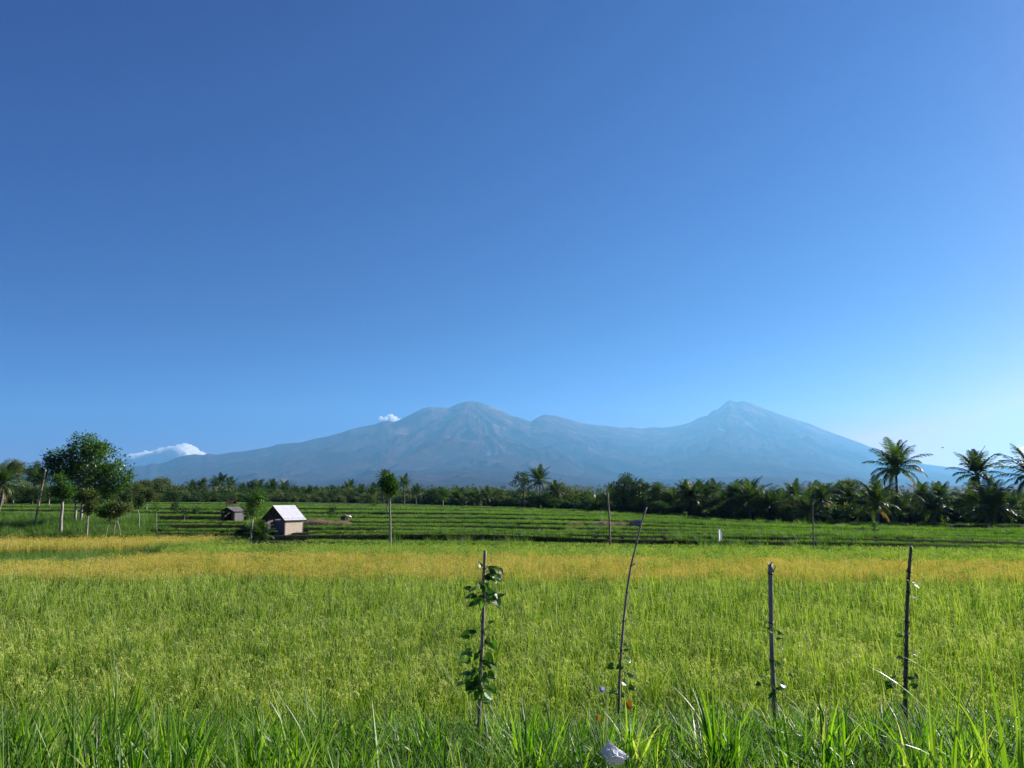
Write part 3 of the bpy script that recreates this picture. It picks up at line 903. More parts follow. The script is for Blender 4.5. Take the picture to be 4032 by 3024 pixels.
# ------------------------------------------------------------------ broad-leaved trees
def crown_mesh(seed, mat, rx, rz, nclump, nleaf, leaf, lumps=5, shape='round', tlo=.2, thi=.7, clump_r=.28, hollow=.35):
    """leaf clumps spread through an uneven crown volume, centre at origin"""
    r = random.Random(seed); b = MB()
    lob = []
    for i in range(lumps):
        a = r.uniform(0, 6.28); e = r.uniform(-.5, 1.2)
        lob.append((Vector((math.cos(a) * math.cos(e) * rx * .55, math.sin(a) * math.cos(e) * rx * .55, math.sin(e) * rz * .55)), r.uniform(.42, .62)))
    lob.append((Vector((0, 0, 0)), .62))
    ends = []
    for _ in range(nclump):
        c, s_ = r.choice(lob)
        d = Vector((r.gauss(0, 1), r.gauss(0, 1), r.gauss(0, 1))).normalized()
        q = hollow + (1 - hollow) * r.random() ** .5
        if shape == 'flat': d.z = abs(d.z) * .6 - .1
        p = c + Vector((d.x * rx, d.y * rx, d.z * rz)) * s_ * q
        ends.append(p)
        tc = r.uniform(tlo, thi)
        cr_ = clump_r * rx * r.uniform(.5, 1.1) * .55
        for _ in range(nleaf):
            o = Vector((r.gauss(0, 1), r.gauss(0, 1), r.gauss(0, .7))) * cr_ * .6
            dd = (o.normalized() + Vector((r.uniform(-.7, .7), r.uniform(-.7, .7), r.uniform(-.6, .4)))).normalized() if o.length > 1e-5 else d
            b.leaf(p + o, dd, (r.uniform(-.5, .5), r.uniform(-.5, .5), 1), leaf * r.uniform(.7, 1.25), leaf * r.uniform(.42, .6), tc + r.uniform(-.12, .12))
    return b, ends
def limbs_mesh(seed, ends, base, h0, mat, r0, nb=14, name='trunk', split=.45):
    """tapered trunk from the ground to the crown (crown centre at base) with limbs reaching into the clumps"""
    r = random.Random(seed); b = MB()
    top = Vector(base)
    fork = Vector((top.x * .6, top.y * .6, top.z * split))
    b.tube([(0, 0, -.25), (0, 0, 0), fork * .5, fork, fork.lerp(top, .6), top], [r0 * 1.5, r0 * 1.15, r0, r0 * .85, r0 * .55, r0 * .25], n=8)
    for e in r.sample(ends, min(nb, len(ends))):
        e = e + top
        s0 = fork.lerp(top, r.uniform(0, .7))
        m = s0.lerp(e, .5) + Vector((0, 0, (e - s0).length * .08))
        b.tube([s0, m, e], [r0 * .38, r0 * .22, r0 * .07], n=5, cap=False)
    return b.mesh(name, mat, smooth=True)

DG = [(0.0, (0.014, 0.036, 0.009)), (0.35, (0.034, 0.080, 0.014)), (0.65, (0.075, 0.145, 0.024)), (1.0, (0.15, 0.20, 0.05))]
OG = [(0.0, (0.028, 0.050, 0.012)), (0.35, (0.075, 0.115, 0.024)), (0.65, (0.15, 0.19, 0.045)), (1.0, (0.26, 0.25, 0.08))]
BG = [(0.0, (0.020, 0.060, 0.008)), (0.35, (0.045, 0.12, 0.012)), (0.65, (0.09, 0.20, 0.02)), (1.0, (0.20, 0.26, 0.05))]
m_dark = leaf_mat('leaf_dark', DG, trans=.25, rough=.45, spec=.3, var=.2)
m_olive = leaf_mat('leaf_olive', OG, trans=.35, rough=.5, var=.2)
m_bright = leaf_mat('leaf_bright', BG, trans=.42, rough=.42, var=.2)

def make_kind(seed, mat, bark, rx, rz, nclump, nleaf, leaf, h, r0, **k):
    b, ends = crown_mesh(seed, mat, rx, rz, nclump, nleaf, leaf, **k)
    return b.mesh('crown', mat), limbs_mesh(seed + 1, ends, (0, 0, h), h, bark, r0)
# unit kinds: crown radius 3 m, crown centre 4.5 m above the ground
KINDS = {
    'dark':  make_kind(400, m_dark, m_dbark, 3.0, 3.0, 150, 26, .36, 4.5, .20, lumps=7),
    'dark2': make_kind(402, m_dark, m_dbark, 3.0, 3.4, 120, 26, .40, 4.5, .20, lumps=8, clump_r=.24),
    'olive': make_kind(404, m_olive, m_bark, 3.0, 2.7, 170, 26, .26, 4.5, .16, lumps=7),
    'rain':  make_kind(406, m_olive, m_dbark, 3.4, 1.5, 150, 28, .24, 4.5, .17, lumps=6, shape='flat', clump_r=.22),
    'open':  make_kind(408, m_dark, m_dbark, 3.0, 3.2, 46, 22, .42, 4.5, .15, lumps=8, clump_r=.20, hollow=.5),
    'green': make_kind(410, m_bright, m_bark, 3.0, 2.9, 150, 28, .30, 4.5, .17, lumps=5),
}
def tree(cx, top, bot, wpx, D, label, group, kind='dark', rz=0.0, name='tree', cat='tree'):
    """broad-leaved tree: crown spans wpx pixels, from row top to row bot, at depth D"""
    D = D * near_k(cx); rx = wpx * 1.12 / 2 / F * D
    zt = at(cx, top, D).z; zb = at(cx, bot, D).z
    x = at(cx, top, D).x
    g0 = float(gz(x, D))
    zb = max(zb, g0 + .3); cz = (zt + zb) / 2 - g0
    root = empty(name, (x, D, g0), label, cat, group)
    cm_, tm = KINDS[kind]
    ksz = 3.4 if kind == 'rain' else 3.0
    rzz = {'dark': 3.0, 'dark2': 3.4, 'olive': 2.7, 'rain': 1.5, 'open': 3.2, 'green': 2.9}[kind]
    sx = rx / (ksz * .92); sz = (zt - zb) / 2 / (rzz * .92)
    child('crown', cm_, root, loc=(0, 0, cz), rot=(0, 0, rz), scale=(sx, sx, sz))
    child('trunk', tm, root, rot=(0, 0, rz), scale=(sx, sx, cz / 4.5))
    return root

# --- palms, one by one: heart x, heart y, top y, depth, label, variant, turn, (opts)
GP = 'coconut palms along the far edge of the fields'
PALMS = [
    (3528, 1845, 1716, 95, 'tallest coconut palm, its crown standing alone against the sky right of the range', 0, .3, dict(nuts=True)),
    (3846, 1868, 1756, 92, 'tall coconut palm with a wide dark crown, near the right edge against the sky', 1, 1.2, dict(nuts=True)),
    (4075, 1880, 1735, 88, 'coconut palm cut by the right edge, only its left fronds in view', 2, 2.2, dict(nuts=True)),
    (3902, 2012, 1900, 84, 'broad low coconut palm in front of and just right of the tall wide-crowned palm', 3, .2, dict(rad=4.7, nuts=True)),
    (3447, 1985, 1874, 86, 'stout coconut palm with long hanging yellowed fronds, left of the tallest palm', 1, 2.6, dict(rad=3.9, nuts=True)),
    (3498, 1975, 1905, 104, 'dim coconut palm tucked behind the trunk of the tallest palm', 2, .9, {}),
    (3598, 1985, 1935, 112, 'small coconut palm in the gap right of the tallest palm', 0, 1.6, {}),
    (3672, 2018, 1922, 88, 'upright shaggy coconut palm midway between the two tall palms', 2, 2.9, dict(rad=3.0)),
    (3745, 2040, 1975, 92, 'low palm of arching fronds left of the broad low palm', 3, 1.1, {}),
    (3985, 2010, 1935, 96, 'dark coconut palm filling the right edge below the cut-off palm', 4, .5, dict(rad=3.6)),
    (3260, 1940, 1890, 140, 'coconut palm rising at the left side of the round rain tree', 0, 2.0, dict(rad=2.6)),
    (3172, 2020, 1945, 88, 'low coconut palm with drooping brown fronds behind the right bare pole', 1, .4, dict(rad=3.4)),
    (3290, 2050, 2010, 84, 'very young palm with a green shuttlecock crown right of the right bare pole', 2, 1.4, dict(rad=1.7)),
    (3055, 1995, 1925, 96, 'coconut palm at the right shoulder of the tight central palm clump', 4, 2.8, dict(rad=3.0)),
    (2955, 1972, 1866, 95, 'tallest coconut palm of the tight clump in the middle right of the tree line', 0, 1.9, dict(rad=3.9, nuts=True)),
    (2885, 1975, 1902, 100, 'coconut palm leaning at the left of the tight central clump', 2, .8, dict(rad=3.1)),
    (2992, 1985, 1905, 99, 'coconut palm squeezed just right of the tallest one in the clump', 1, 2.1, dict(rad=3.0)),
    (3100, 1975, 1925, 125, 'smaller hazier coconut palm behind and right of the clump', 3, .6, {}),
    (2733, 1965, 1873, 103, 'coconut palm with a fan of upright fronds, left of the tight central clump', 2, 2.4, dict(rad=3.6, nuts=True)),
    (2775, 1950, 1876, 108, 'coconut palm close behind the right side of the fan-shaped one', 0, .1, dict(rad=3.0)),
    (2465, 2010, 1945, 112, 'low coconut palm in front of the dark two-lobed tree', 1, 1.5, dict(rad=3.0)),
    (2350, 2020, 1958, 118, 'low coconut palm just left of the tall middle pole', 3, 2.5, dict(rad=3.0)),
    (2404, 1926, 1898, 190, 'tiny far coconut palm on a bare stem above the tall middle pole', 4, .9, dict(rad=2.3)),
    (2124, 1893, 1838, 128, 'tall coconut palm beside the open-crowned tree, centre of the view', 1, .2, dict(rad=3.3, nuts=True)),
    (2182, 1935, 1888, 126, 'shorter coconut palm right of the tall centre palm', 0, 2.7, dict(rad=2.8)),
    (2250, 1995, 1950, 130, 'low coconut palm under the olive bushy tree', 3, 1.0, dict(rad=2.6)),
    (2300, 1970, 1925, 140, 'coconut palm at the right foot of the olive bushy tree', 2, 1.8, {}),
    (1985, 1975, 1938, 160, 'coconut palm with greenish upright crown left of the open-crowned tree', 0, 1.1, dict(rad=2.8)),
    (2040, 1968, 1930, 165, 'small coconut palm behind the open-crowned tree', 4, 2.2, {}),
    (1914, 1955, 1913, 150, 'round-headed coconut palm third from the open-crowned tree, leftward', 1, .5, dict(rad=2.6)),
    (1872, 1965, 1924, 148, 'coconut palm with down-curved fronds left of the round-headed one', 3, 2.0, dict(rad=2.7)),
    (1800, 1965, 1928, 150, 'bright coconut palm just right of the dark round bush beyond the lollipop tree', 2, 1.3, dict(rad=3.0)),
    (1640, 1935, 1903, 190, 'slim coconut palm, rightmost of the group behind the lollipop tree', 0, 2.9, dict(rad=2.9)),
    (1592, 1908, 1868, 185, 'coconut palm with long pale hanging fronds right behind the lollipop tree', 1, .8, dict(rad=3.3)),
    (1515, 1885, 1847, 185, 'tallest coconut palm of the group, its head above the left side of the lollipop tree', 2, 1.7, dict(rad=3.2)),
    (1470, 1935, 1903, 190, 'coconut palm at the left foot of the lollipop tree group', 4, 2.4, dict(rad=3.0)),
    (1478, 1985, 1955, 175, 'stubby pale-fronded palm in front at the left foot of the lollipop tree group', 3, .3, dict(rad=2.5)),
    (12, 1905, 1832, 70, 'young coconut palm with an orange-brown leaning trunk at the left edge', 4, .9, dict(rad=2.7, lean=(.5, 0))),
    (162, 1895, 1862, 105, 'half-hidden pale coconut palm between the leaning pole and the big round tree', 2, 2.3, dict(rad=2.4)),
]
# the ranks of middle-sized palms that fill the right half of the tree line
FILL = [(2395, 1995, 1952), (2530, 2000, 1962), (2590, 1985, 1950), (2655, 2000, 1955), (2700, 1995, 1940), (2815, 1985, 1935), (2850, 2005, 1955), (2915, 2010, 1962), (3025, 2020, 1975),
        (3085, 2015, 1962), (3130, 2000, 1945), (3215, 2005, 1950), (3235, 1985, 1932), (3350, 2010, 1958), (3405, 2030, 1975), (3545, 2030, 1985), (3630, 2005, 1950), (3700, 1995, 1945), (3790, 2010, 1955), (3830, 2040, 1985), (3945, 2050, 1990), (4010, 2045, 1985)]
marks = ['right of the tall middle pole', 'behind the bent bamboo tip', 'right of the bent bamboo tip', 'under the slender light tree', 'at the left of the fan-shaped palm', 'left of the tight palm clump', 'at the left foot of the tight clump',
         'below the leaning palm of the clump', 'at the right foot of the tight clump', 'left of the right bare pole', 'high beside the right bare pole', 'just right of the right bare pole', 'between the right bare pole and the rain tree', 'under the rain tree',
         'left below the stout yellowed palm', 'right of the tallest palm foot', 'above the small brown roof', 'in the gap left of the low arching palm', 'left of the tall wide-crowned palm trunk', 'at the foot of the tall wide-crowned palm', 'under the broad low palm at its right', 'at the lower right edge of the palms']
for i, (cx, cy, tp) in enumerate(FILL):
    up_ = 32 + 14 * ((i * 5) % 3 - 1)
    PALMS.append((cx, cy - up_, tp - up_, float(line_depth(cx)) / near_k(cx) + 1.5 + 3 * ((i * 7) % 4), 'middle-sized palm ' + marks[i], (i * 3 + 1) % 5, i * 1.9, dict(rad=(2.6, 3.1, 2.8, 3.4)[i % 4])))
for (cx, cy, tp, D, lb, v, rz, op) in PALMS:
    palm(cx, cy, tp, D, lb, GP, v, rz, **op)

# the long far row at the left: coconut palms beyond the last terrace
row = [(758, 1898), (792, 1905), (845, 1885), (872, 1878), (905, 1893), (955, 1903), (985, 1907), (1017, 1903), (1050, 1908), (1073, 1897), (1122, 1908),
       (1150, 1930), (1180, 1925), (1215, 1932), (1245, 1928), (1278, 1930), (1308, 1925), (1345, 1920), (1376, 1905), (1420, 1920), (1690, 1935), (1748, 1932)]
ords = ['first', 'second', 'third', 'fourth', 'fifth', 'sixth', 'seventh', 'eighth', 'ninth', 'tenth', 'eleventh']
for i, (cx, tp) in enumerate(row):
    D = 238 + 14 * math.sin(i * 1.7)
    if i < 11: lb = '%s palm from the left in the far palm row above the small dark shed' % ords[i]
    elif i < 20: lb = '%s palm from the left in the lower far row between white-roofed hut and lollipop tree' % ords[i - 11]
    else: lb = ['far palm just left of the dark round bush beyond the lollipop tree', 'far palm just right behind the dark round bush'][i - 20]
    palm(cx, tp + 26, tp - 8, D, lb, 'small palms of the far row', i % 5, i * 1.3, rad=4.1 + .6 * math.sin(i * 2.1))

# --- broad-leaved trees: centre x, top, bottom, width, depth
GT = 'broad-leaved trees along the far edge of the fields'
TREES = [
    (2062, 1843, 1955, 105, 132, 'open airy tree with dark clumps, beside the tall centre palm', 'open', 0.4),
    (2120, 1950, 2040, 130, 124, 'dense dark bushy tree under the tall centre palm', 'dark', 1.1),
    (2245, 1894, 2010, 130, 134, 'olive-brown bushy tree with a rounded top right of the centre palms', 'olive', 2.0),
    (2320, 1940, 2030, 90, 132, 'olive tree sloping down right beside the bushy olive-brown tree', 'olive', .7),
    (2185, 1965, 2045, 90, 122, 'low mid-green tree left of the olive-brown one', 'green', .2),
    (2490, 1858, 2010, 115, 114, 'tall very dark tree with two lobes right of the tall middle pole', 'dark2', .5),
    (2437, 1905, 2020, 75, 116, 'dark tree leaning out left of the two-lobed tree', 'dark', 2.2),
    (2585, 1908, 2030, 75, 112, 'dark reddish-topped tree right of the two-lobed tree', 'dark', 1.2),
    (2638, 1920, 2040, 80, 110, 'slender lighter tree before the fan-shaped palm', 'olive', 2.9),
    (2600, 1975, 2055, 110, 104, 'low green tree behind the tip of the long bent bamboo', 'green', 1.8),
    (2690, 1985, 2065, 120, 106, 'low dark tree behind the fan-shaped palm trunk', 'dark', .9),
    (2820, 1960, 2065, 130, 106, 'dark tree between the fan-shaped palm and the tight clump', 'dark2', 1.9),
    (2920, 1990, 2075, 120, 101, 'dark tree under the left side of the tight palm clump', 'dark', 2.7),
    (3020, 1985, 2075, 130, 103, 'dark tree under the right side of the tight palm clump', 'dark2', .3),
    (3105, 1945, 2070, 120, 112, 'dark green tree left of the right bare pole', 'dark', 1.6),
    (3190, 1938, 2060, 120, 114, 'dark green tree behind the right bare pole', 'dark2', 2.4),
    (3330, 1887, 2000, 135, 118, 'broad rain tree with a domed top left of the tallest palm', 'rain', .8),
    (3300, 1960, 2070, 130, 108, 'dark tree under the left half of the rain tree', 'dark', .1),
    (3390, 1950, 2075, 120, 106, 'dark tree under the right half of the rain tree', 'dark2', 1.3),
    (3560, 1985, 2075, 110, 100, 'dark bushy tree right of the tallest palm trunk', 'dark', 2.1),
    (3640, 1990, 2075, 110, 104, 'bushy tree behind the small brown roof', 'olive', 1.7),
    (3730, 1975, 2075, 110, 106, 'mid-green tree behind the low arching palm', 'olive', .6),
    (3800, 1960, 2080, 120, 102, 'dark tree behind the trunk of the tall wide-crowned palm', 'dark', 2.8),
    (3960, 1965, 2080, 120, 100, 'dark tree near the right edge behind the broad low palm', 'dark2', 1.0),
    (4060, 1970, 2085, 120, 98, 'dark tree cut by the right edge under the cut-off palm', 'dark', 1.9),
    (1700, 1928, 1985, 62, 150, 'dark round bush standing alone right of the lollipop tree group', 'dark', .9),
    (1745, 1926, 1985, 62, 156, 'mid-green round tree touching the dark round bush', 'green', .4),
    (1835, 1950, 2010, 80, 150, 'low bushy tree between two coconut palms left of centre', 'olive', 1.5),
    (1950, 1955, 2015, 90, 152, 'low bushy tree left of the open airy tree', 'olive', 2.6),
    (2010, 1960, 2030, 80, 142, 'dark low tree at the left foot of the open airy tree', 'dark', .2),
    (522, 1895, 1985, 75, 150, 'olive tree just right of the big round tree', 'olive', .3),
    (572, 1888, 1985, 80, 160, 'flat-topped rain tree, first of two right of the big round tree', 'rain', 1.9),
    (635, 1880, 1985, 100, 165, 'flat-topped rain tree, taller of the two, before the blue foothill', 'rain', .5),
    (697, 1905, 1985, 80, 175, 'dull green round tree left of the far palm row', 'olive', 2.2),
    (803, 1880, 1940, 36, 236, 'small umbrella-shaped tree poking above the far palm row', 'rain', 1.1),
    (600, 1930, 1990, 70, 135, 'lower olive tree before the flat-topped rain trees', 'olive', 2.8),
    (680, 1935, 1985, 60, 150, 'lower dark tree left of the far palm row', 'dark', .9),
    (30, 1800, 1905, 100, 112, 'large grey-green tree at the left edge behind the young palm', 'olive', .5),
    (88, 1808, 1915, 90, 116, 'large grey-green tree second from the left edge', 'olive', 1.7),
    (142, 1822, 1930, 70, 108, 'dark tree behind the top of the leaning pole', 'dark', 2.5),
    (60, 1890, 1985, 110, 98, 'low bushy olive tree behind the young palm at the left edge', 'olive', .2),
    (130, 1920, 1990, 90, 96, 'low dark bush left of the leaning pole', 'dark', 1.2),
    (200, 1905, 1990, 80, 100, 'dull tree seen between leaning pole and stubby tree', 'olive', 2.0),
]
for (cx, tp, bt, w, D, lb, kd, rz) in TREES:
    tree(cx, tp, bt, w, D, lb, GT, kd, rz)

# understorey that closes the gaps, and the hazy woods on the plain
bush = proto_collection('bush', [crown_mesh(500 + i, [m_dark, m_olive, m_dark][i % 3], 1.5, 1.3, 34, 26, .26, lumps=4, tlo=.15, thi=.65)[0].mesh('bush', [m_dark, m_olive, m_dark][i % 3]) for i in range(6)])
pts = []
for px_ in np.arange(-250, 4300, 5.0):
    D0 = float(line_depth(px_))
    for q in range(3):
        D = D0 + rnd.uniform(0, 16 if D0 > 140 else 12)
        pts.append(((px_ + rnd.uniform(-4, 4) - W / 2) / F * D, D, (0.60 if D0 < 140 else .88) + (D - D0) * .075))
pts = np.array(pts)
n = len(pts)
sc_ = pts[:, 2] * (.55 + .6 * rng.random(n))
P3 = np.stack([pts[:, 0], pts[:, 1], gz(pts[:, 0], pts[:, 1]) + sc_ * .6], 1)
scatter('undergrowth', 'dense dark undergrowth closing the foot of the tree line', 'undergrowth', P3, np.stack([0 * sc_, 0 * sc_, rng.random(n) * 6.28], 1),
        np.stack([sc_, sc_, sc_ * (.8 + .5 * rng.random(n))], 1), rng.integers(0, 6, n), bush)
wood = proto_collection('wood', [KINDS['dark'][0], KINDS['olive'][0], KINDS['rain'][0], CROWNS[0], CROWNS[3]])
pts = []
for D in [250, 275, 300, 340, 400, 480, 580, 720, 900, 1200, 1600, 2200, 2900]:
    stp = 5.5 * (1 + D / 500)
    w = .78 * D + 40
    for x in np.arange(-w, w, stp):
        pts.append((x + rnd.uniform(-1, 1) * stp, D + rnd.uniform(-1, 1) * stp * 1.5, 1 + D / 1600))
pts = np.array(pts); n = len(pts)
hz_ = (2.2 + 2.2 * rng.random(n)) * np.interp(pts[:, 1], [250, 900], [.75, 1.3])
sc_ = (.55 + .45 * rng.random(n)) * pts[:, 2]
P3 = np.stack([pts[:, 0], pts[:, 1], gz(pts[:, 0], pts[:, 1]) + hz_ * .62], 1)
scatter('distant_forest', 'hazy mixed forest and palms covering the plain up to the mountain foot', 'forest', P3, np.stack([0 * sc_, 0 * sc_, rng.random(n) * 6.28], 1),
        np.stack([sc_, sc_, sc_], 1), rng.integers(0, 5, n), wood)
# ------------------------------------------------------------------ trees with their own crowns (left side, field edge)
def lobe_tree(lobes, trunks, D, label, cat='tree', name='tree', mat=None, bark=None, clump_n=1.0, leaf=.2, nleaf=26, r0=.06, group=None, seed=1, limbs=10, clump=.30, hollow=.45, wr=(.45, .62)):
    """lobes: (px, py, radius px); trunks: list of [(px, py) top ... (px, py) foot]; all at depth D"""
    r = random.Random(seed)
    foot = trunks[0][-1]
    fx = at(foot[0], foot[1], D).x
    g0 = float(gz(fx, D)); o = Vector((fx, D, g0))
    root = empty(name, o, label, cat, group)
    b = MB(); ends = []
    for (lx, ly, lr) in lobes:
        c = at(lx, ly, D) - o; R_ = lr / F * D
        c.y += r.uniform(-.35, .35) * R_
        n = max(3, int(clump_n * 11 * (R_ / .6) ** 2))
        for _ in range(n):
            d = Vector((r.gauss(0, 1), r.gauss(0, 1), r.gauss(0, .9))).normalized()
            p = c + d * R_ * (hollow + (1 - hollow) * r.random() ** .6)
            ends.append(p); tc = r.uniform(.15, .7)
            cr_ = clump * r.uniform(.6, 1.2)
            for _ in range(nleaf):
                q = Vector((r.gauss(0, 1), r.gauss(0, 1), r.gauss(0, .8))) * cr_ * .5
                dd = (q.normalized() + Vector((r.uniform(-.7, .7), r.uniform(-.7, .7), r.uniform(-.6, .4)))).normalized()
                b.leaf(p + q, dd, (r.uniform(-.6, .6), r.uniform(-.6, .6), 1), leaf * r.uniform(.7, 1.25), leaf * r.uniform(wr[0], wr[1]), tc + r.uniform(-.12, .12))
    cc = MB.obj(b, 'crown', mat or m_bright, root)
    for ti, tr in enumerate(trunks):
        tb = MB()
        pts = [at(x, y, D) - o for x, y in tr]
        if ti == 0 or True: pts[-1].z = min(pts[-1].z, -.1)
        m = len(pts)
        top = pts[0]
        # smooth the line a little
        pp = []
        for i in range(m - 1):
            for q in (0, .33, .66):
                pp.append(pts[i].lerp(pts[i + 1], q) + Vector((r.uniform(-1, 1), r.uniform(-1, 1), 0)) * r0 * .25)
        pp.append(pts[-1])
        rr = [r0 * (.7 + .5 * i / (len(pp) - 1)) for i in range(len(pp))]
        tb.tube(pp, rr, n=8)
        for e in r.sample(ends, min(limbs, len(ends))):
            mid_ = top.lerp(e, .5) + Vector((0, 0, .05))
            tb.tube([top + Vector((0, 0, -.05)), mid_, e], [r0 * .6, r0 * .32, r0 * .1], n=5, cap=False)
        tb.obj('trunk', bark or m_bark, root, smooth=True)
    return root

m_glossy = leaf_mat('leaf_glossy', [(0.0, (0.025, 0.07, 0.012)), (0.4, (0.07, 0.16, 0.022)), (0.7, (0.14, 0.26, 0.04)), (1.0, (0.24, 0.34, 0.07))], trans=.3, rough=.32, spec=.6, var=.1)
lobe_tree([(312, 1790, 78), (250, 1835, 62), (390, 1815, 78), (440, 1875, 66), (335, 1880, 80), (225, 1800, 42), (365, 1765, 48), (313, 1745, 36), (285, 1905, 55), (400, 1915, 60), (465, 1900, 42), (210, 1860, 42), (205, 1805, 25)],
          [[(305, 1900), (300, 1980), (296, 2062)], [(335, 1900), (325, 1985), (318, 2058)]], 64,
          'big round tree with large glossy dark leaves and pale twin trunks, at the left', mat=m_glossy, leaf=.27, nleaf=26, clump_n=.72, r0=.10, seed=2, limbs=16, clump=.42, hollow=.55)
lobe_tree([(240, 1902, 36), (268, 1930, 30), (215, 1932, 26), (245, 1940, 28)], [[(247, 1950), (245, 2000), (240, 2075)]], 58, 'stubby bright green tree with a thick pale trunk before the big round tree',
          leaf=.19, r0=.11, seed=3, clump_n=2.0)
GS = 'small pollarded trees on the grassy slope'
for i, (lo, tr, D, lb, mt_, r0, lf) in enumerate([
    ([(350, 1950, 28), (330, 1962, 22), (362, 1988, 22), (352, 2008, 18)], [[(350, 1995), (346, 2040), (343, 2092)]], 57, 'small yellow-green tree with a dark knotted trunk under the big round tree', m_olive, .07, .18),
    ([(455, 2015, 30), (490, 2005, 24), (425, 2012, 22), (470, 1990, 20)], [[(460, 2040), (452, 2070), (443, 2110)], [(460, 2045), (470, 2075), (482, 2108)]], 57, 'little olive tree standing on two splayed thin legs', m_olive, .04, .15),
    ([(418, 2002, 26), (400, 2015, 18), (428, 2022, 16)], [[(440, 2040), (425, 2070), (410, 2108)]], 56.5, 'yellow-green sapling leaning just left of the two-legged little tree', m_bright, .03, .15),
    ([(545, 1975, 18), (552, 1962, 14), (540, 1988, 12)], [[(538, 1992), (548, 2025), (551, 2058)]], 60, 'small dark-headed sapling with a bent white stem right of the two-legged tree', m_dark, .045, .14),
    ([(512, 1970, 19), (514, 1990, 16), (508, 1955, 12)], [[(512, 1985), (511, 2010), (510, 2030)]], 66, 'small dark columnar tree beside the right edge of the big round tree', m_dark, .05, .14),
    ([(582, 1940, 24), (592, 1955, 18), (570, 1958, 16)], [[(584, 1960), (578, 1985), (576, 2012)]], 78, 'thin airy tree with a forked white trunk on the slope', m_olive, .07, .16),
    ([(614, 1993, 10), (620, 2000, 7)], [[(611, 2000), (616, 2030), (620, 2062)]], 60, 'very thin sapling with a tiny bright tuft on a curved white stem', m_bright, .035, .12),
    ([(692, 1982, 12), (690, 2002, 13), (694, 2018, 10)], [[(692, 2000), (691, 2015), (690, 2035)]], 74, 'narrow dark shrub on the terraces left of the small dark shed', m_dark, .03, .13),
    ([(727, 2012, 13), (735, 2020, 9)], [[(728, 2015), (727, 2030), (726, 2048)]], 68, 'small round-headed sapling midway to the small dark shed', m_dark, .03, .13),
    ([(774, 2008, 12), (768, 2014, 8)], [[(774, 2012), (774, 2022), (774, 2034)]], 74, 'little dark round bush just left of the small dark shed', m_dark, .03, .13),
    ([(1305, 2012, 14), (1310, 2005, 11), (1300, 2026, 9)], [[(1304, 2020), (1303, 2035), (1302, 2048)]], 72, 'lone dark shrub behind the straw heap near the farmer', m_dark, .03, .13),
    ([(3441, 2080, 15), (3445, 2098, 13), (3438, 2062, 10)], [[(3442, 2090), (3443, 2105), (3442, 2125)]], 56, 'leafy slim bush on the terrace below the tallest palm', m_bright, .03, .14),
    ([(3395, 2095, 13), (3388, 2105, 9)], [[(3394, 2100), (3394, 2112), (3395, 2126)]], 56, 'smaller dark bush left of the leafy slim bush below the tallest palm', m_dark, .03, .13),
]):
    lobe_tree(lo, tr, D, lb, mat=mt_, leaf=lf * 1.15, r0=r0 * .85, seed=20 + i, nleaf=20, clump_n=3.6, clump=.2, limbs=6, group=GS, name='sapling', cat='small tree')
lobe_tree([(1015, 1936, 20), (1002, 1962, 26), (1022, 1980, 27), (986, 1996, 26), (1006, 2008, 25), (1030, 1960, 16), (978, 2016, 18)], [[(1003, 2010), (994, 2040), (990, 2090), (988, 2142)]], 48.8,
          'slim bright green tree with a banded pale stem just left of the white-roofed hut', mat=m_bright, leaf=.17, r0=.06, seed=50, nleaf=20, clump_n=2.2, clump=.24, name='slim_tree')
lobe_tree([(1530, 1900, 28), (1548, 1915, 24), (1515, 1918, 22), (1532, 1932, 25), (1540, 1888, 18), (1520, 1892, 16), (1555, 1930, 15)], [[(1534, 1935), (1535, 2000), (1537, 2070), (1539, 2146)]], 48.3,
          'lollipop tree: one bright round crown on a tall straight bare pole-like trunk', mat=m_bright, leaf=.16, r0=.065, seed=51, nleaf=24, clump_n=4.0, clump=.24, hollow=.4, name='lollipop_tree')
lobe_tree([(1465, 1987, 13), (1472, 1980, 10)], [[(1466, 1990), (1464, 1997), (1464, 2004)]], 120, 'tiny bush below the stubby pale palm left of the lollipop tree', mat=m_bright, leaf=.2, r0=.05, seed=52, name='bush', cat='bush')
lobe_tree([(1526, 1975, 12), (1532, 1965, 10)], [[(1531, 1975), (1524, 2000), (1524, 2028)]], 88, 'small bare-stemmed tree half hidden behind the lollipop tree trunk', mat=m_olive, leaf=.15, r0=.09, seed=53, name='sapling', cat='small tree')

# young palms and banana plants
palm(1022, 2112, 2022, 49.5, 'young palm with stiff upright fronds against the shaded left side of the white-roofed hut', None, 2, .8, rad=1.35, name='young_palm')
def banana(px, py, top, D, label, seed):
    r = random.Random(seed)
    D = D * near_k(px)
    p = at(px, py, D); g0 = float(gz(p.x, D)); hh = max(.6, at(px, top, D).z - g0)
    root = empty('banana_plant', (p.x, D, g0), label, 'banana plant', 'banana plants at the foot of the tree line')
    b = MB(); b.tube([(0, 0, -.1), (0.02, 0, hh * .25), (0, .02, hh * .5)], [.10, .08, .05], n=7, t=.75); b.obj('stem', m_bright, root, smooth=True)
    b = MB()
    for i in range(7):
        az = i * 2.4 + r.uniform(-.3, .3)
        b.blade((0, 0, hh * .42), az, R(r.uniform(55, 85)), hh * r.uniform(.6, .85), .34, r.uniform(.8, 2.0), .55, .85, n=6, fold=.2)
    b.obj('leaves', m_bright, root)
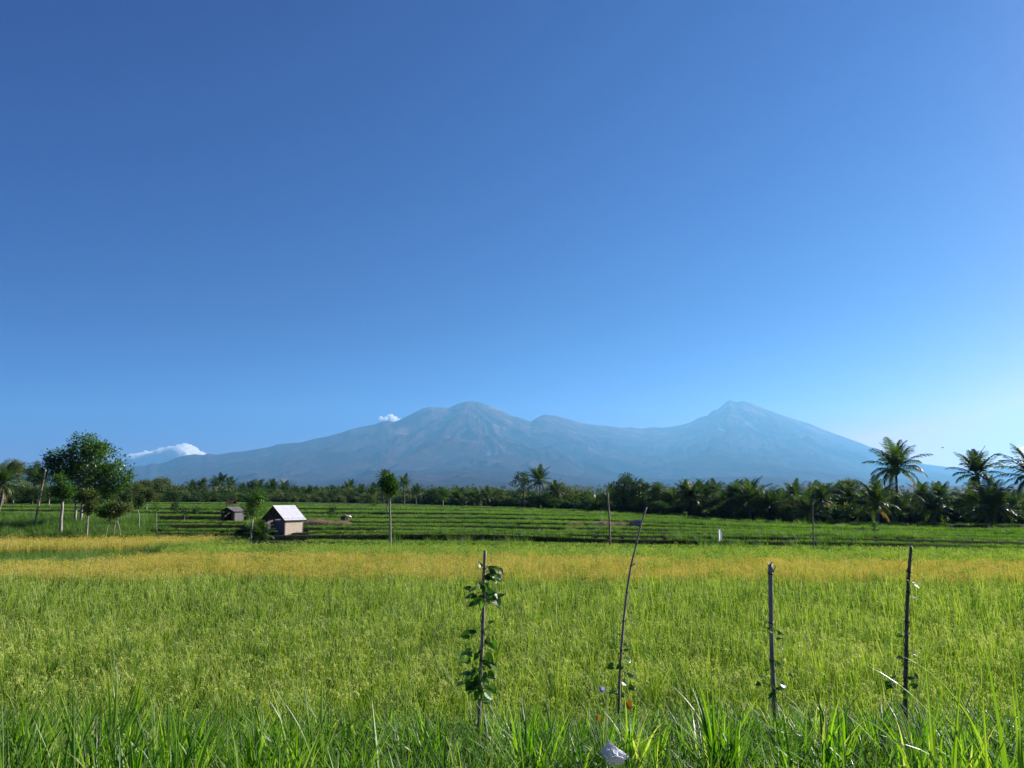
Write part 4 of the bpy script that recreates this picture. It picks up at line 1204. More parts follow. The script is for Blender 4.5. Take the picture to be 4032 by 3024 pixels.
for i, (px_, py_, tp_, D, lb) in enumerate([
    (2622, 2075, 2012, 101, 'banana plant right of the bent bamboo tip, at the foot of the dark trees'),
    (2702, 2078, 2030, 99, 'banana plant before the trunk of the fan-shaped palm'),
    (2180, 2045, 2005, 120, 'pale green banana plant under the centre palms'),
    (2000, 2030, 1988, 140, 'banana plant at the foot of the low dark tree left of centre'),
    (3390, 2085, 2040, 92, 'banana plant under the yellowed hanging fronds left of the tallest palm'),
    (3730, 2092, 2052, 90, 'banana plant at the foot of the trees right of the small brown roof')]):
    banana(px_, py_, tp_, D, lb, 600 + i)

# ------------------------------------------------------------------ poles
m_pole = solid_mat('weathered_pole', (.12, .10, .075), (.34, .30, .23), scale=5, stretch=(1, 1, .25), rough=.85)
m_bamboo = solid_mat('grey_bamboo', (.13, .10, .07), (.42, .35, .25), scale=30, stretch=(1, 1, .12), rough=.6, bump=.35, tint=True)
m_bamboo_dark = solid_mat('dark_bamboo', (.06, .045, .03), (.20, .16, .11), scale=30, stretch=(1, 1, .12), rough=.65, bump=.35, tint=True)
def pole(pts, D, r0, r1, label, name='pole'):
    foot = at(*pts[-1], D); g0 = float(gz(foot.x, D)); o = Vector((foot.x, D, g0))
    b = MB(); pp = [at(x, y, D) - o for x, y in pts]; pp[-1].z = -.3
    q = []
    for i in range(len(pp) - 1):
        for t_ in (0, .25, .5, .75): q.append(pp[i].lerp(pp[i + 1], t_) + Vector((rnd.uniform(-1, 1) * .012, 0, 0)))
    q.append(pp[-1])
    b.tube(q, [r0 + (r1 - r0) * i / (len(q) - 1) for i in range(len(q))], n=8)
    o_ = b.obj(name, m_pole, smooth=True); o_.location = o
    tag(o_, label, 'pole')
pole([(2393, 1938), (2399, 2040), (2404, 2152)], 46.6, .045, .065, 'tall bare pole in the middle of the view at the edge of the green band', 'bare_pole')
pole([(3199, 1976), (3201, 2070), (3203, 2165)], 44.3, .03, .045, 'thin bare pole at the right in front of the palms', 'bare_pole')
pole([(180, 1848), (160, 1945), (135, 2050)], 61, .06, .075, 'leaning wooden pole left of the stubby bright tree', 'leaning_pole')

# ------------------------------------------------------------------ bamboo stakes in the verge
def px3(pts, D): return [at(x, y, D) for x, y in pts]
def stake(pts, D, rad, nodes, label, mat, twigs=(), jag=0, seed=0, name='bamboo_stake'):
    r = random.Random(seed)
    P = px3(pts, D); foot = P[-1].copy(); g0 = float(gz(foot.x, D)); o = Vector((foot.x, D, g0))
    P = [p - o for p in P]
    if P[-1].z > -.1: P.append(P[-1] + (P[-1] - P[-2]).normalized() * 0 + Vector((0, 0, -P[-1].z - .2)))
    # arc-length resample
    seg = [0]
    for i in range(1, len(P)): seg.append(seg[-1] + (P[i] - P[i - 1]).length)
    T = seg[-1]; n = 60
    def pos(s):
        for i in range(1, len(P)):
            if s <= seg[i] + 1e-6: return P[i - 1].lerp(P[i], (s - seg[i - 1]) / max(1e-6, seg[i] - seg[i - 1]))
        return P[-1]
    ns = []
    for (x, y) in nodes:
        q = at(x, y, D) - o
        ns.append(min(range(400), key=lambda k: (pos(T * k / 399) - q).length) / 399 * T)
    ss = sorted([T * i / n for i in range(n + 1)] + [v + e for v in ns for e in (-.012, -.004, 0, .004, .012)])
    ss = [max(0, min(T, v)) for v in ss]
    pts_, rr, tt = [], [], []
    last = -1
    for v in ss:
        if v - last < .0015: continue
        last = v
        q = v / T; w = rad[0] + (rad[1] - rad[0]) * q
        dn = min([abs(v - a) for a in ns] + [9])
        w *= 1 + .26 * max(0, 1 - dn / .008)
        pts_.append(pos(v) + Vector((r.uniform(-1, 1), r.uniform(-1, 1), 0)) * .0008); rr.append(w)
        tt.append(.30 if dn < .006 else .55 + .1 * r.random())
    root = empty(name, o, label, 'stake', 'bamboo stakes along the verge')
    b = MB()
    b.tube(pts_, rr, n=12, t=[tt[i] for i in range(len(pts_)) for _ in range(12)])
    if jag:
        for k in range(12):
            p = Vector(b.v[k]); b.v[k] = tuple(p + Vector((0, 0, r.uniform(-.02, .025) * jag)))
    b.obj('culm', mat, root, smooth=True)
    for (x0, y0, x1, y1, w) in twigs:
        tb = MB(); a = at(x0, y0, D) - o; c = at(x1, y1, D) - o
        tb.tube([a, a.lerp(c, .5) + Vector((0, r.uniform(-.01, .01), .004)), c], [w, w * .8, w * .4], n=6, t=.45)
        tb.obj('twig', mat, root, smooth=True)
    return root, o

stake([(1910, 2172), (1906, 2260), (1903, 2400), (1899, 2530), (1893, 2650), (1888, 2790)], 7.0, (.0145, .0195), [(1904, 2350), (1900, 2485), (1896, 2600), (1908, 2240)],
      'pale bamboo stake wrapped in a leafy vine, leftmost of the four in the verge', m_bamboo, jag=1, seed=1, twigs=[(1902, 2486, 1936, 2462, .004)])
stake([(2546, 1997), (2526, 2055), (2506, 2140), (2484, 2230), (2468, 2330), (2456, 2440), (2446, 2560), (2439, 2690), (2436, 2800)], 7.0, (.007, .0155), [(2506, 2140), (2484, 2228), (2467, 2332), (2455, 2444), (2446, 2560)],
      'longest and thinnest bamboo stake, bending to the right at its tip', m_bamboo, seed=2, twigs=[(2484, 2228, 2510, 2217, .006), (2484, 2226, 2502, 2222, .005), (2455, 2446, 2478, 2438, .004), (2468, 2334, 2457, 2328, .003)])
stake([(3034, 2228), (3034, 2300), (3036, 2450), (3040, 2600), (3046, 2700), (3048, 2790)], 7.0, (.021, .019), [(3036, 2452), (3034, 2260), (3040, 2600)],
      'thick grey bamboo stake with a split top and a side twig, third of the four', m_bamboo, jag=2.2, seed=3, twigs=[(3044, 2254, 3057, 2225, .006), (3028, 2262, 3021, 2247, .005), (3032, 2455, 3014, 2442, .004)])
stake([(3588, 2156), (3582, 2210), (3576, 2300), (3571, 2420), (3569, 2550), (3566, 2680), (3565, 2790)], 6.8, (.013, .021), [(3577, 2252), (3571, 2330), (3570, 2446), (3568, 2560), (3567, 2630), (3574, 2290)],
      'dark stake with a pointed top and rough knots, rightmost of the four', m_bamboo_dark, seed=4, twigs=[(3578, 2250, 3562, 2244, .006), (3576, 2252, 3590, 2255, .005), (3568, 2560, 3583, 2552, .004)], jag=.6)

# ------------------------------------------------------------------ vines with heart-shaped leaves
m_vine = leaf_mat('vine_leaf', [(0.0, (0.012, 0.040, 0.010)), (0.4, (0.045, 0.12, 0.02)), (0.7, (0.10, 0.21, 0.03)), (1.0, (0.22, 0.34, 0.06))], trans=.48, tcol=(1.5, 1.6, .4), rough=.35, spec=.45, var=.0)
m_flower = leaf_mat('morning_glory', [(0.0, (.10, .10, .45)), (1.0, (.55, .50, .85))], trans=.4, tcol=(1, 1, 1), var=0)
m_dry = leaf_mat('dry_leaf', [(0.0, (.30, .12, .02)), (1.0, (.70, .38, .04))], trans=.45, tcol=(1.3, 1, .5), var=0)
def heart(b, c, d, nrm, size, t):
    d = Vector(d).normalized(); s = d.cross(Vector(nrm))
    if s.length < 1e-3: s = d.cross(Vector((.2, .9, .3)))
    s.normalize(); n = s.cross(d)
    prof = [(-.12, .18), (-.16, .38), (-.02, .54), (.20, .56), (.45, .44), (.70, .24), (.88, .10)]
    mid_ = [Vector(c) + d * size * q for q in (0, .2, .45, .7, 1.0)]
    vs = []; fs = []
    for sg in (-1, 1):
        base_ = len(vs)
        vs += [Vector(c) + d * size * q for q in (0.0, .1, .25, .45, .65, .85, 1.0)]
        vs += [Vector(c) + d * size * a_ + s * sg * size * w_ * .85 + n * size * (.20 * w_ - .10 * a_ * a_) for a_, w_ in prof]
        for k in range(6):
            fs.append((base_ + k, base_ + k + 1, base_ + 7 + k + 1, base_ + 7 + k))
    b.add(vs, fs, t)
def vine(label, stakeline, leaves, D, seed, stems=(), flower=None, dry=None, name='climbing_vine'):
    """leaves: (px, py, size px, dir deg in the picture, facing)"""
    r = random.Random(seed)
    foot = at(*stakeline[-1], D); g0 = float(gz(foot.x, D)); o = Vector((foot.x, D - .03, g0))
    root = empty(name, o, label, 'vine')
    b = MB()
    P = []
    for i in range(len(stakeline) - 1):
        a = at(*stakeline[i], D) - o; c = at(*stakeline[i + 1], D) - o
        m = max(2, int((c - a).length / .04))
        for k in range(m):
            q = a.lerp(c, k / m); ph = len(P) * .9
            P.append(q + Vector((math.cos(ph) * .024, math.sin(ph) * .024, 0)))
    P.append(Vector((P[-1].x, P[-1].y, -.05)))
    b.tube(P, .0028, n=5, t=.35)
    lb = MB()
    for (x, y, s_, ang, fz) in leaves:
        p = at(x, y, D) - o + Vector((0, r.uniform(-.07, .05), 0))
        an = R(ang)
        d = Vector((math.cos(an), r.uniform(-.5, .3), math.sin(an)))
        nr = Vector((r.uniform(-.4, .6), -fz, 1 - fz * .6))
        heart(lb, p, d, nr, s_ * .80 / F * D, r.uniform(.2, .85))
        near_ = min(P, key=lambda w: (w - p).length)
        b.tube([near_, near_.lerp(p, .5) + Vector((0, 0, .012)), p], [.0018, .0015, .001], n=4, t=.4, cap=False)
    for st in stems:
        b.tube([at(x, y, D) - o + Vector((0, -.03, 0)) for x, y in st], .002, n=4, t=.4)
    b.obj('stem', m_vine, root, smooth=True)
    lb.obj('leaves', m_vine, root)
    if flower:
        fb = MB(); c = at(flower[0], flower[1], D) - o; n = 10; vs = [c + Vector((0, .03, -.02))]
        for k in range(n):
            a = 2 * math.pi * k / n
            vs.append(c + Vector((math.cos(a) * .012, -.005, math.sin(a) * .012)))
        for k in range(n):
            a = 2 * math.pi * k / n; q = 1 + .08 * (k % 2)
            vs.append(c + Vector((math.cos(a) * .026 * q, -.012, math.sin(a) * .026 * q)))
        fs = [(0, 1 + k, 1 + (k + 1) % n) for k in range(n)] + [(1 + k, 11 + k, 11 + (k + 1) % n, 1 + (k + 1) % n) for k in range(n)]
        fb.add(vs, fs, [.9] + [.8] * n + [.35] * n); fb.obj('flower', m_flower, root, smooth=True)
    if dry:
        db = MB()
        for (x, y, s_, ang) in dry:
            heart(db, at(x, y, D) - o + Vector((0, -.04, 0)), (math.cos(R(ang)), -.2, math.sin(R(ang))), (0.2, -1, .4), s_ / F * D, r.uniform(.4, .9))
        db.obj('dry_leaves', m_dry, root)
    return root
def leafset(seed, n, cx, cy, sx, sy, s0, s1, away=1900):
    r = random.Random(seed); out = []
    for _ in range(n):
        x = cx + r.gauss(0, sx); y = cy + r.gauss(0, sy)
        out.append((x, y, r.uniform(s0, s1), (180 if x < away else 0) + r.uniform(-70, 30) * (1 if x >= away else -1), r.uniform(.1, .9)))
    return out
L1 = [(1925, 2240, 42, 20, .3), (1950, 2238, 40, -20, .3), (1965, 2245, 34, -40, .5), (1930, 2252, 38, -10, .8), (1893, 2232, 30, 120, .5), (1915, 2262, 36, -60, .5), (1935, 2270, 30, -50, .4),
      (1870, 2320, 40, 200, .3), (1850, 2318, 32, 170, .6), (1890, 2312, 34, 120, .8), (1905, 2320, 44, 60, .9), (1915, 2325, 40, -20, .6), (1860, 2350, 44, 190, .4), (1880, 2352, 38, 230, .5),
      (1930, 2350, 46, -30, .3), (1950, 2355, 54, -60, .9), (1965, 2345, 34, 20, .4), (1875, 2375, 48, 200, .3), (1900, 2372, 40, 250, .5), (1925, 2335, 38, 10, .7),
      (1925, 2458, 34, 25, .3), (1845, 2495, 46, 190, .7), (1868, 2490, 36, 150, .4), (1912, 2520, 36, -50, .9), (1938, 2525, 44, -60, .8), (1925, 2560, 28, -20, .3),
      (1850, 2565, 50, 200, .4), (1825, 2575, 42, 230, .3), (1865, 2590, 50, 250, .3), (1910, 2590, 66, -50, .95), (1935, 2620, 48, -30, .2), (1870, 2640, 54, 210, .3), (1845, 2650, 48, 180, .2),
      (1900, 2655, 50, -80, .5), (1920, 2660, 46, -20, .4), (1880, 2690, 56, 200, .6), (1860, 2700, 46, 240, .8), (1905, 2690, 50, -60, .6), (1930, 2700, 46, -30, .4), (1945, 2715, 36, -50, .8), (1890, 2720, 44, -90, .8)]
vine('vine with dark heart-shaped leaves climbing the leftmost stake', [(1905, 2230), (1903, 2350), (1899, 2500), (1893, 2650), (1888, 2780)], L1 + leafset(7, 10, 1895, 2700, 30, 35, 34, 52) + leafset(71, 16, 1905, 2342, 30, 20, 24, 38) + leafset(72, 7, 1935, 2256, 18, 14, 24, 36) + leafset(73, 14, 1880, 2668, 32, 34, 26, 42) + leafset(74, 7, 1860, 2600, 22, 22, 26, 38), 7.0, 11,
     stems=[[(1850, 2500), (1835, 2540), (1850, 2600), (1885, 2660)]])
vine('low vine with one violet flower on the thin bent stake', [(2452, 2520), (2442, 2620), (2438, 2700), (2436, 2790)],
     [(2440, 2500, 22, 150, .3), (2452, 2528, 20, -20, .8), (2460, 2565, 32, 20, .2), (2462, 2590, 34, -30, .3), (2410, 2618, 40, 190, .6), (2445, 2620, 32, 200, .7), (2470, 2655, 36, 0, .4), (2455, 2690, 36, -40, .5), (2475, 2700, 32, -20, .8), (2420, 2722, 34, 200, .3)]
     + leafset(8, 5, 2442, 2730, 26, 20, 26, 40, 2440), 7.0, 12, flower=(2370, 2713), stems=[[(2370, 2716), (2355, 2745), (2400, 2790), (2430, 2800)]], dry=[(2465, 2760, 34, -60), (2352, 2815, 24, -90)])
vine('sparse vine with small leaves on the thick split-top stake', [(3040, 2480), (3042, 2600), (3046, 2700), (3048, 2790)],
     [(3034, 2482, 30, 140, .9), (3056, 2490, 26, -10, .4), (3062, 2520, 28, 20, .3), (3060, 2548, 30, -20, .4), (3012, 2450, 22, 180, .3), (3064, 2620, 30, 0, .7), (3030, 2640, 24, 200, .4)] + leafset(9, 9, 3052, 2690, 30, 28, 24, 40, 3046), 7.0, 13)
vine('thin vine with a few hanging leaves on the dark rightmost stake', [(3584, 2200), (3574, 2320), (3570, 2450), (3568, 2600), (3565, 2780)],
     [(3594, 2200, 20, -70, .4), (3585, 2296, 34, -20, .2), (3590, 2300, 36, -30, .4), (3568, 2295, 24, 120, .3), (3586, 2352, 30, -10, .3), (3545, 2500, 26, 200, .6), (3560, 2490, 24, -10, .3), (3588, 2568, 40, -10, .2), (3600, 2578, 30, -30, .3), (3552, 2590, 30, 180, .4), (3562, 2615, 36, 10, .9), (3590, 2655, 30, -30, .9)]
     + leafset(10, 12, 3545, 2705, 40, 26, 28, 46, 3566), 6.8, 14, stems=[[(3566, 2200), (3545, 2210), (3532, 2235), (3534, 2250)]])

# ------------------------------------------------------------------ white bag in the grass, white flag, red and white flag
m_plastic, N, L = new_mat('white_plastic')
out = N.new('ShaderNodeOutputMaterial'); pb = N.new('ShaderNodeBsdfPrincipled'); tr = N.new('ShaderNodeBsdfTranslucent'); ms = N.new('ShaderNodeMixShader')
nz = N.new('ShaderNodeTexNoise'); nz.inputs['Scale'].default_value = 22; cr = N.new('ShaderNodeValToRGB')
cr.color_ramp.elements[0].position = .3; cr.color_ramp.elements[0].color = (.5, .52, .53, 1); cr.color_ramp.elements[1].position = .6; cr.color_ramp.elements[1].color = (.8, .81, .82, 1)
L.new(nz.outputs['Fac'], cr.inputs[0]); L.new(cr.outputs[0], pb.inputs['Base Color']); pb.inputs['Roughness'].default_value = .3
tr.inputs['Color'].default_value = (.75, .77, .78, 1); ms.inputs[0].default_value = .35
L.new(pb.outputs[0], ms.inputs[1]); L.new(tr.outputs[0], ms.inputs[2]); L.new(ms.outputs[0], out.inputs['Surface'])
import bmesh
D = 4.6
c0 = at(2412, 2968, D)
bm = bmesh.new(); bmesh.ops.create_icosphere(bm, subdivisions=5, radius=1)
for v in bm.verts:
    p = v.co.copy()
    n = float(ridged(np.array(p.x * 1.7 + 5), np.array(p.y * 1.7 + p.z * 2.1), 3)) - .5
    s_ = 1 + .7 * n
    zz_ = p.z
    w = 1.0 if zz_ < .1 else max(.16, 1 - (zz_ - .1) * 1.15)
    v.co = Vector((p.x * .085 * s_ * w + (.02 if zz_ < 0 else -.035 * zz_), p.y * .06 * s_ * w, (zz_ * .085 if zz_ < .3 else .0255 + (zz_ - .3) * .12) * (1 + .2 * n)))
m = bpy.data.meshes.new('plastic_bag'); bm.to_mesh(m); bm.free(); m.materials.append(m_plastic)
o = bpy.data.objects.new('plastic_bag', m); o.location = c0; o.scale = (.72, .72, .72); C.objects.link(o)
tag(o, 'crumpled white plastic bag caught in the foreground grass', 'bag')

def flag(px_, top, foot, D, w_px, h_px, label, cols, seed):
    a = at(px_, top, D); g0 = float(gz(a.x, D)); o = Vector((a.x, D, g0))
    root = empty('flag', o, label, 'flag')
    b = MB(); tz = (a - o).z; b.tube([(0, 0, tz + .06), (0, 0, tz / 2), (.0, 0, -.1)], [.012, .014, .016], n=6); b.obj('pole', m_pole, root)
    wv, hv = w_px / F * D, h_px / F * D
    b = MB(); nu, nv = 9, 14; vs = []; tt = []
    r = random.Random(seed)
    for j in range(nv):
        v = j / (nv - 1)
        wl = wv * (.25 + .75 * math.sin(math.pi * min(1, .12 + v * .75))) * (1 - .25 * max(0, v - .85) / .15)
        for i in range(nu):
            u = i / (nu - 1)
            vs.append((.015 + wl * u, .05 * math.sin(u * 7 + v * 2) * u, tz - hv * v - (r.uniform(0, .05) if j == nv - 1 else 0)))
            tt.append(v)
    fs = [(j * nu + i, j * nu + i + 1, (j + 1) * nu + i + 1, (j + 1) * nu + i) for j in range(nv - 1) for i in range(nu - 1)]
    b.add(vs, fs, tt)
    b.obj('cloth', leaf_mat('cloth_' + str(seed), cols, trans=.6, tcol=(1.2, 1.2, 1.2), rough=.8, spec=.1, var=0), root, smooth=True)
flag(2828, 2086, 2150, 46.9, 14, 42, 'ragged white flag hanging from a thin stick on the terrace bank', [(0, (.75, .77, .78)), (1, (.72, .74, .76))], 1)
flag(3993, 2078, 2122, 70, 10, 36, 'narrow red and white flag among the trees at the right edge', [(0, (.55, .05, .04)), (.42, (.55, .06, .05)), (.46, (.75, .72, .70)), (1, (.72, .70, .68))], 2)

# ------------------------------------------------------------------ field hut with a white metal roof
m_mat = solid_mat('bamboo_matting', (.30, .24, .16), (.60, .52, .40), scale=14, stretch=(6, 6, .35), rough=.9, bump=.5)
m_mat_grey = solid_mat('grey_matting', (.09, .085, .08), (.21, .20, .185), scale=9, stretch=(6, 6, .3), rough=.9, bump=.4)  # darker matting; on the hut, shade put into the unlit walls' colour
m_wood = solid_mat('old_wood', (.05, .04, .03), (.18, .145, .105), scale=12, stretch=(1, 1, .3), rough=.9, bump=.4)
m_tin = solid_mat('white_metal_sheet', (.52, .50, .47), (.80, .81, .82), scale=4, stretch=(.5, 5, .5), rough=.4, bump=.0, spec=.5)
m_tin_dark = solid_mat('dull_or_shaded_roof', (.10, .09, .085), (.24, .22, .20), scale=5, rough=.8, bump=.2)  # the shed's own dull roof; on the hut, painted shade of the left slope
m_red = solid_mat('red_roof', (.09, .03, .025), (.18, .06, .045), scale=5, rough=.7, bump=.2)

def corrugated(b, p0, ex, ey, nrm, n=26, amp=.012, thick=.012):
    """sheet from p0 along ex (down the slope) and ey (along the ridge), waves across ey"""
    p0, ex, ey, nrm = map(Vector, (p0, ex, ey, nrm)); vs = []
    m = n * 4
    for lay in (0, 1):
        for i in range(m + 1):
            q = i / m; w = amp * math.sin(q * n * 2 * math.pi)
            for e in (0, .5, 1):
                vs.append(p0 + ey * q + ex * e + nrm * (w + lay * thick))
    k = (m + 1) * 3; fs = []
    for i in range(m):
        for e in (0, 1):
            a = i * 3 + e
            fs.append((a, a + 3, a + 4, a + 1)); fs.append((k + a, k + a + 1, k + a + 4, k + a + 3))
        for e in (0, 2):
            a = i * 3 + e; fs.append((a, k + a, k + a + 3, a + 3))
    b.add(vs, fs)

def hut(name, corner, D, Wd, Ln, hw, hp, rot, label, roof_r, roof_l, wall_r, wall_f, over=.22, open_left=True, door=True, roof_name='roof', base=None):
    """near corner (right end of the gable wall) at the photograph's pixel `corner`"""
    cw = at(corner[0], corner[1], D)
    ca, sa = math.cos(rot), math.sin(rot)
    lx, ly = Wd / 2, -Ln / 2
    ox, oy = cw.x - (lx * ca - ly * sa), D - (lx * sa + ly * ca)
    g0 = min(float(gz(ox + (x * ca - y * sa), oy + (x * sa + y * ca))) for x in (-Wd / 2, Wd / 2) for y in (-Ln / 2, Ln / 2)) if base is None else base
    root = empty(name, (ox, oy, g0), label, 'hut', None, rot)
    ps = .045
    # walls
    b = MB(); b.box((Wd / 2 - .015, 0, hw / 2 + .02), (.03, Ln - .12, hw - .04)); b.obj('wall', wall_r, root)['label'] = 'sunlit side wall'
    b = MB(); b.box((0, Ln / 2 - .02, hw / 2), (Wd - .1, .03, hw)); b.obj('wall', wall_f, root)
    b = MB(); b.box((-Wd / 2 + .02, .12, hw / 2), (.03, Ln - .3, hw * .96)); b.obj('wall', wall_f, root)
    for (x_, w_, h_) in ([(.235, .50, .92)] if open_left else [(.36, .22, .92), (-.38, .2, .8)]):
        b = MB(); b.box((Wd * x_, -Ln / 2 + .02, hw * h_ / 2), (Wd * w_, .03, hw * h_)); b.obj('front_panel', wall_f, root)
    for (x, y) in ((-1, -1), (1, -1), (-1, 1), (1, 1)):
        b = MB(); x_ = x * (Wd / 2 - .03); y_ = y * (Ln / 2 + (.03 if y < 0 else -.03))
        b.tube([(x_, y_, -.25), (x_ + .01, y_, hw / 2), (x_, y_, hw + .03)], ps, n=7); b.obj('post', m_wood, root, smooth=True)
    b = MB(); b.tube([(-.03, -Ln / 2 - .04, -.2), (-.03, -Ln / 2 - .04, hp - .06)], ps * .95, n=7); b.obj('post', m_wood, root, smooth=True)
    # beams and rafters of the open gable
    b = MB()
    for y in (-Ln / 2 - .05, Ln / 2):
        b.tube([(-Wd / 2, y, hw), (Wd / 2, y, hw)], ps * .7, n=6)
        b.tube([(-Wd / 2, y, hw), (0, y, hp - .03)], ps * .7, n=6); b.tube([(Wd / 2, y, hw), (0, y, hp - .03)], ps * .7, n=6)
        b.tube([(0, y, hw + .02), (Wd * .25, y, (hw + hp) / 2)], ps * .45, n=5); b.tube([(0, y, hw + .02), (-Wd * .25, y, (hw + hp) / 2)], ps * .45, n=5)
    b.tube([(0, -Ln / 2 - .2, hp - .05), (0, Ln / 2 + .2, hp - .05)], ps * .8, n=6)
    for s_ in (-1, 1): b.tube([(s_ * Wd / 2, -Ln / 2 - .12, hw + .01), (s_ * Wd / 2, Ln / 2 + .12, hw + .01)], ps * .7, n=6)
    b.obj('roof_frame', m_wood, root)
    # roof sheets
    sl = Vector((Wd / 2, 0, hw - hp)); f = 1 + over / sl.length
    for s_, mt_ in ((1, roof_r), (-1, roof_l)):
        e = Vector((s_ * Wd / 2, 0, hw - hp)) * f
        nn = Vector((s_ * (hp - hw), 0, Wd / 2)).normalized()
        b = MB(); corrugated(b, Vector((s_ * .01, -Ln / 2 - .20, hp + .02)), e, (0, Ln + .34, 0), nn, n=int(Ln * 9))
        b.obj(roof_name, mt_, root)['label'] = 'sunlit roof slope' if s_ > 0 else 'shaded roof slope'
    b = MB(); b.tube([(0, -Ln / 2 - .21, hp + .035), (0, Ln / 2 + .15, hp + .035)], .035, n=6); b.obj('ridge_cap', roof_r, root)
    if door:
        b = MB(); b.box((-Wd * .25, -Ln / 2 + .5, hw * .42), (Wd * .35, .03, hw * .8)); b.obj('inner_partition', m_wood, root)
    return root
hut('field_hut', (1119, 2120), 54.2, 2.15, 1.8, 1.50, 2.38, R(-30), 'small field hut with a bright white sloping metal roof and bamboo matting walls', m_tin, m_tin_dark, m_mat, m_mat_grey, base=.99)  # gable and left slope darker than side wall and right slope: painted shade
hut('small_shed', (922, 2047), 67.3, 1.5, 1.2, .95, 1.27, R(-24), 'small dark shed with a low grey gable roof, left of the white-roofed hut', m_tin_dark, m_tin_dark, m_mat_grey, m_wood, over=.12, open_left=False, door=False)
# little red-roofed shelter just behind it
D = 98; p = at(910, 1990, D); g0 = float(gz(p.x, D)); root = empty('field_shelter', (p.x, D, g0), 'tiny red-roofed open shelter on posts, just above the small dark shed', 'shelter', None, R(-8))
zt = at(910, 1970, D).z - g0; w2 = 15 / F * D
for x in (-1, 1):
    for y in (-1, 1):
        b = MB(); b.tube([(x * w2 * .85, y * .4, -.2), (x * w2 * .85, y * .4, zt - .1)], .03, n=6); b.obj('post', m_wood, root)
b = MB(); corrugated(b, (-w2, -.62, zt - .42), (0, .62, .42), (2 * w2, 0, 0), (0, -.56, .83), n=8); corrugated(b, (-w2, 0, zt), (0, .62, -.42), (2 * w2, 0, 0), (0, .56, .83), n=8); b.obj('roof', m_red, root)
b = MB(); b.box((0, 0, zt * .35), (w2 * 1.7, .8, .05)); b.obj('platform', m_wood, root)
# small brown roof among the trees at the right
D = 76; p = at(3640, 2100, D); g0 = float(gz(p.x, D)); root = empty('brown_roofed_hut', (p.x, D, g0), 'low hut with a rusty brown roof under the palms right of the tallest palm', 'hut', None, R(6))
w2 = 38 / F * D; zt = max(.9, at(3640, 2084, D).z - g0)
b = MB(); b.box((0, .5, (zt - .35) / 2), (w2 * 1.7, .9, zt - .35)); b.obj('wall', m_wood, root)
b = MB(); corrugated(b, (-w2, -.35, zt - .42), (0, .85, .42), (2 * w2, 0, 0), (0, -.45, .89), n=14); corrugated(b, (-w2, .5, zt), (0, .85, -.42), (2 * w2, 0, 0), (0, .45, .89), n=14)
b.obj('roof', solid_mat('rusty_roof', (.08, .035, .025), (.20, .09, .06), scale=4, rough=.8), root)
# concrete trough
D = 59.3; p = at(2505, 2068, D); g0 = float(gz(p.x, D)); root = empty('concrete_trough', (p.x, D, g0), 'small grey concrete trough at the right end of the longer straw heap', 'trough', None, R(4))
m_conc = solid_mat('concrete', (.20, .20, .20), (.36, .36, .35), scale=6, rough=.9)
b = MB()
for (cx_, cy_, sx_, sy_) in ((0, -.27, .74, .06), (0, .27, .74, .06), (-.34, 0, .06, .48), (.34, 0, .06, .48)): b.box((cx_, cy_, .16), (sx_, sy_, .42))
b.obj('sides', m_conc, root); b = MB(); b.box((0, 0, -.02), (.62, .48, .06)); b.obj('bottom', m_conc, root)

# ------------------------------------------------------------------ straw heaps
m_straw = leaf_mat('straw', [(0.0, (.12, .07, .04)), (0.5, (.34, .22, .12)), (1.0, (.62, .48, .30))], trans=.15, tcol=(1, .9, .7), var=0)
def straw_heap(pxa, pxb, D, label, hts, seed):
    r = random.Random(seed)
    a = at(pxa, 2060, D); c = at(pxb, 2060, D); g0 = float(gz((a.x + c.x) / 2, D)); o = Vector(((a.x + c.x) / 2, D, g0))
    Lh = (c.x - a.x) / 2
    b = MB(); nu, nv = 46, 12; vs = []; fs = []; tt = []
    for i in range(nu):
        u = i / (nu - 1); x = (u * 2 - 1) * Lh
        hh = np.interp(u, np.linspace(0, 1, len(hts)), hts) * (1 + .25 * (float(fbm(np.array(u * 9 + seed), np.array(3.1), 3)) - .5))
        for j in range(nv):
            v = j / (nv - 1); an = math.pi * v
            vs.append((x, -math.cos(an) * (.75 + .1 * r.random()), max(-.1, math.sin(an) * hh * (1 + r.uniform(-.08, .08)) - .03))); tt.append(r.uniform(.2, .7))
    for i in range(nu - 1):
        for j in range(nv - 1): fs.append((i * nv + j, (i + 1) * nv + j, (i + 1) * nv + j + 1, i * nv + j + 1))
    b.add(vs, fs, tt)
    for _ in range(3600):
        i = r.randrange(len(vs)); p = Vector(vs[i]); az = r.uniform(0, 6.28)
        b.blade(p, az, r.uniform(-.5, .8), r.uniform(.12, .34), .02, r.uniform(.2, 1.2), r.uniform(.2, 1.0), n=2)
    q = b.obj('straw_heap', m_straw); q.location = o
    tag(q, label, 'straw heap')
straw_heap(1192, 1384, 61.2, 'long low heap of pinkish-brown straw beside the white-roofed hut, with a farmer behind it', [.12, .38, .42, .45, .42, .34, .30, .28, .30, .12], 1)
straw_heap(2234, 2296, 60.0, 'small heap of reddish straw left of the tall middle pole', [.05, .2, .3, .24, .08], 2)
straw_heap(2320, 2490, 59.3, 'longer heap of reddish straw behind the tall middle pole', [.1, .3, .42, .36, .3, .34, .26, .1], 3)

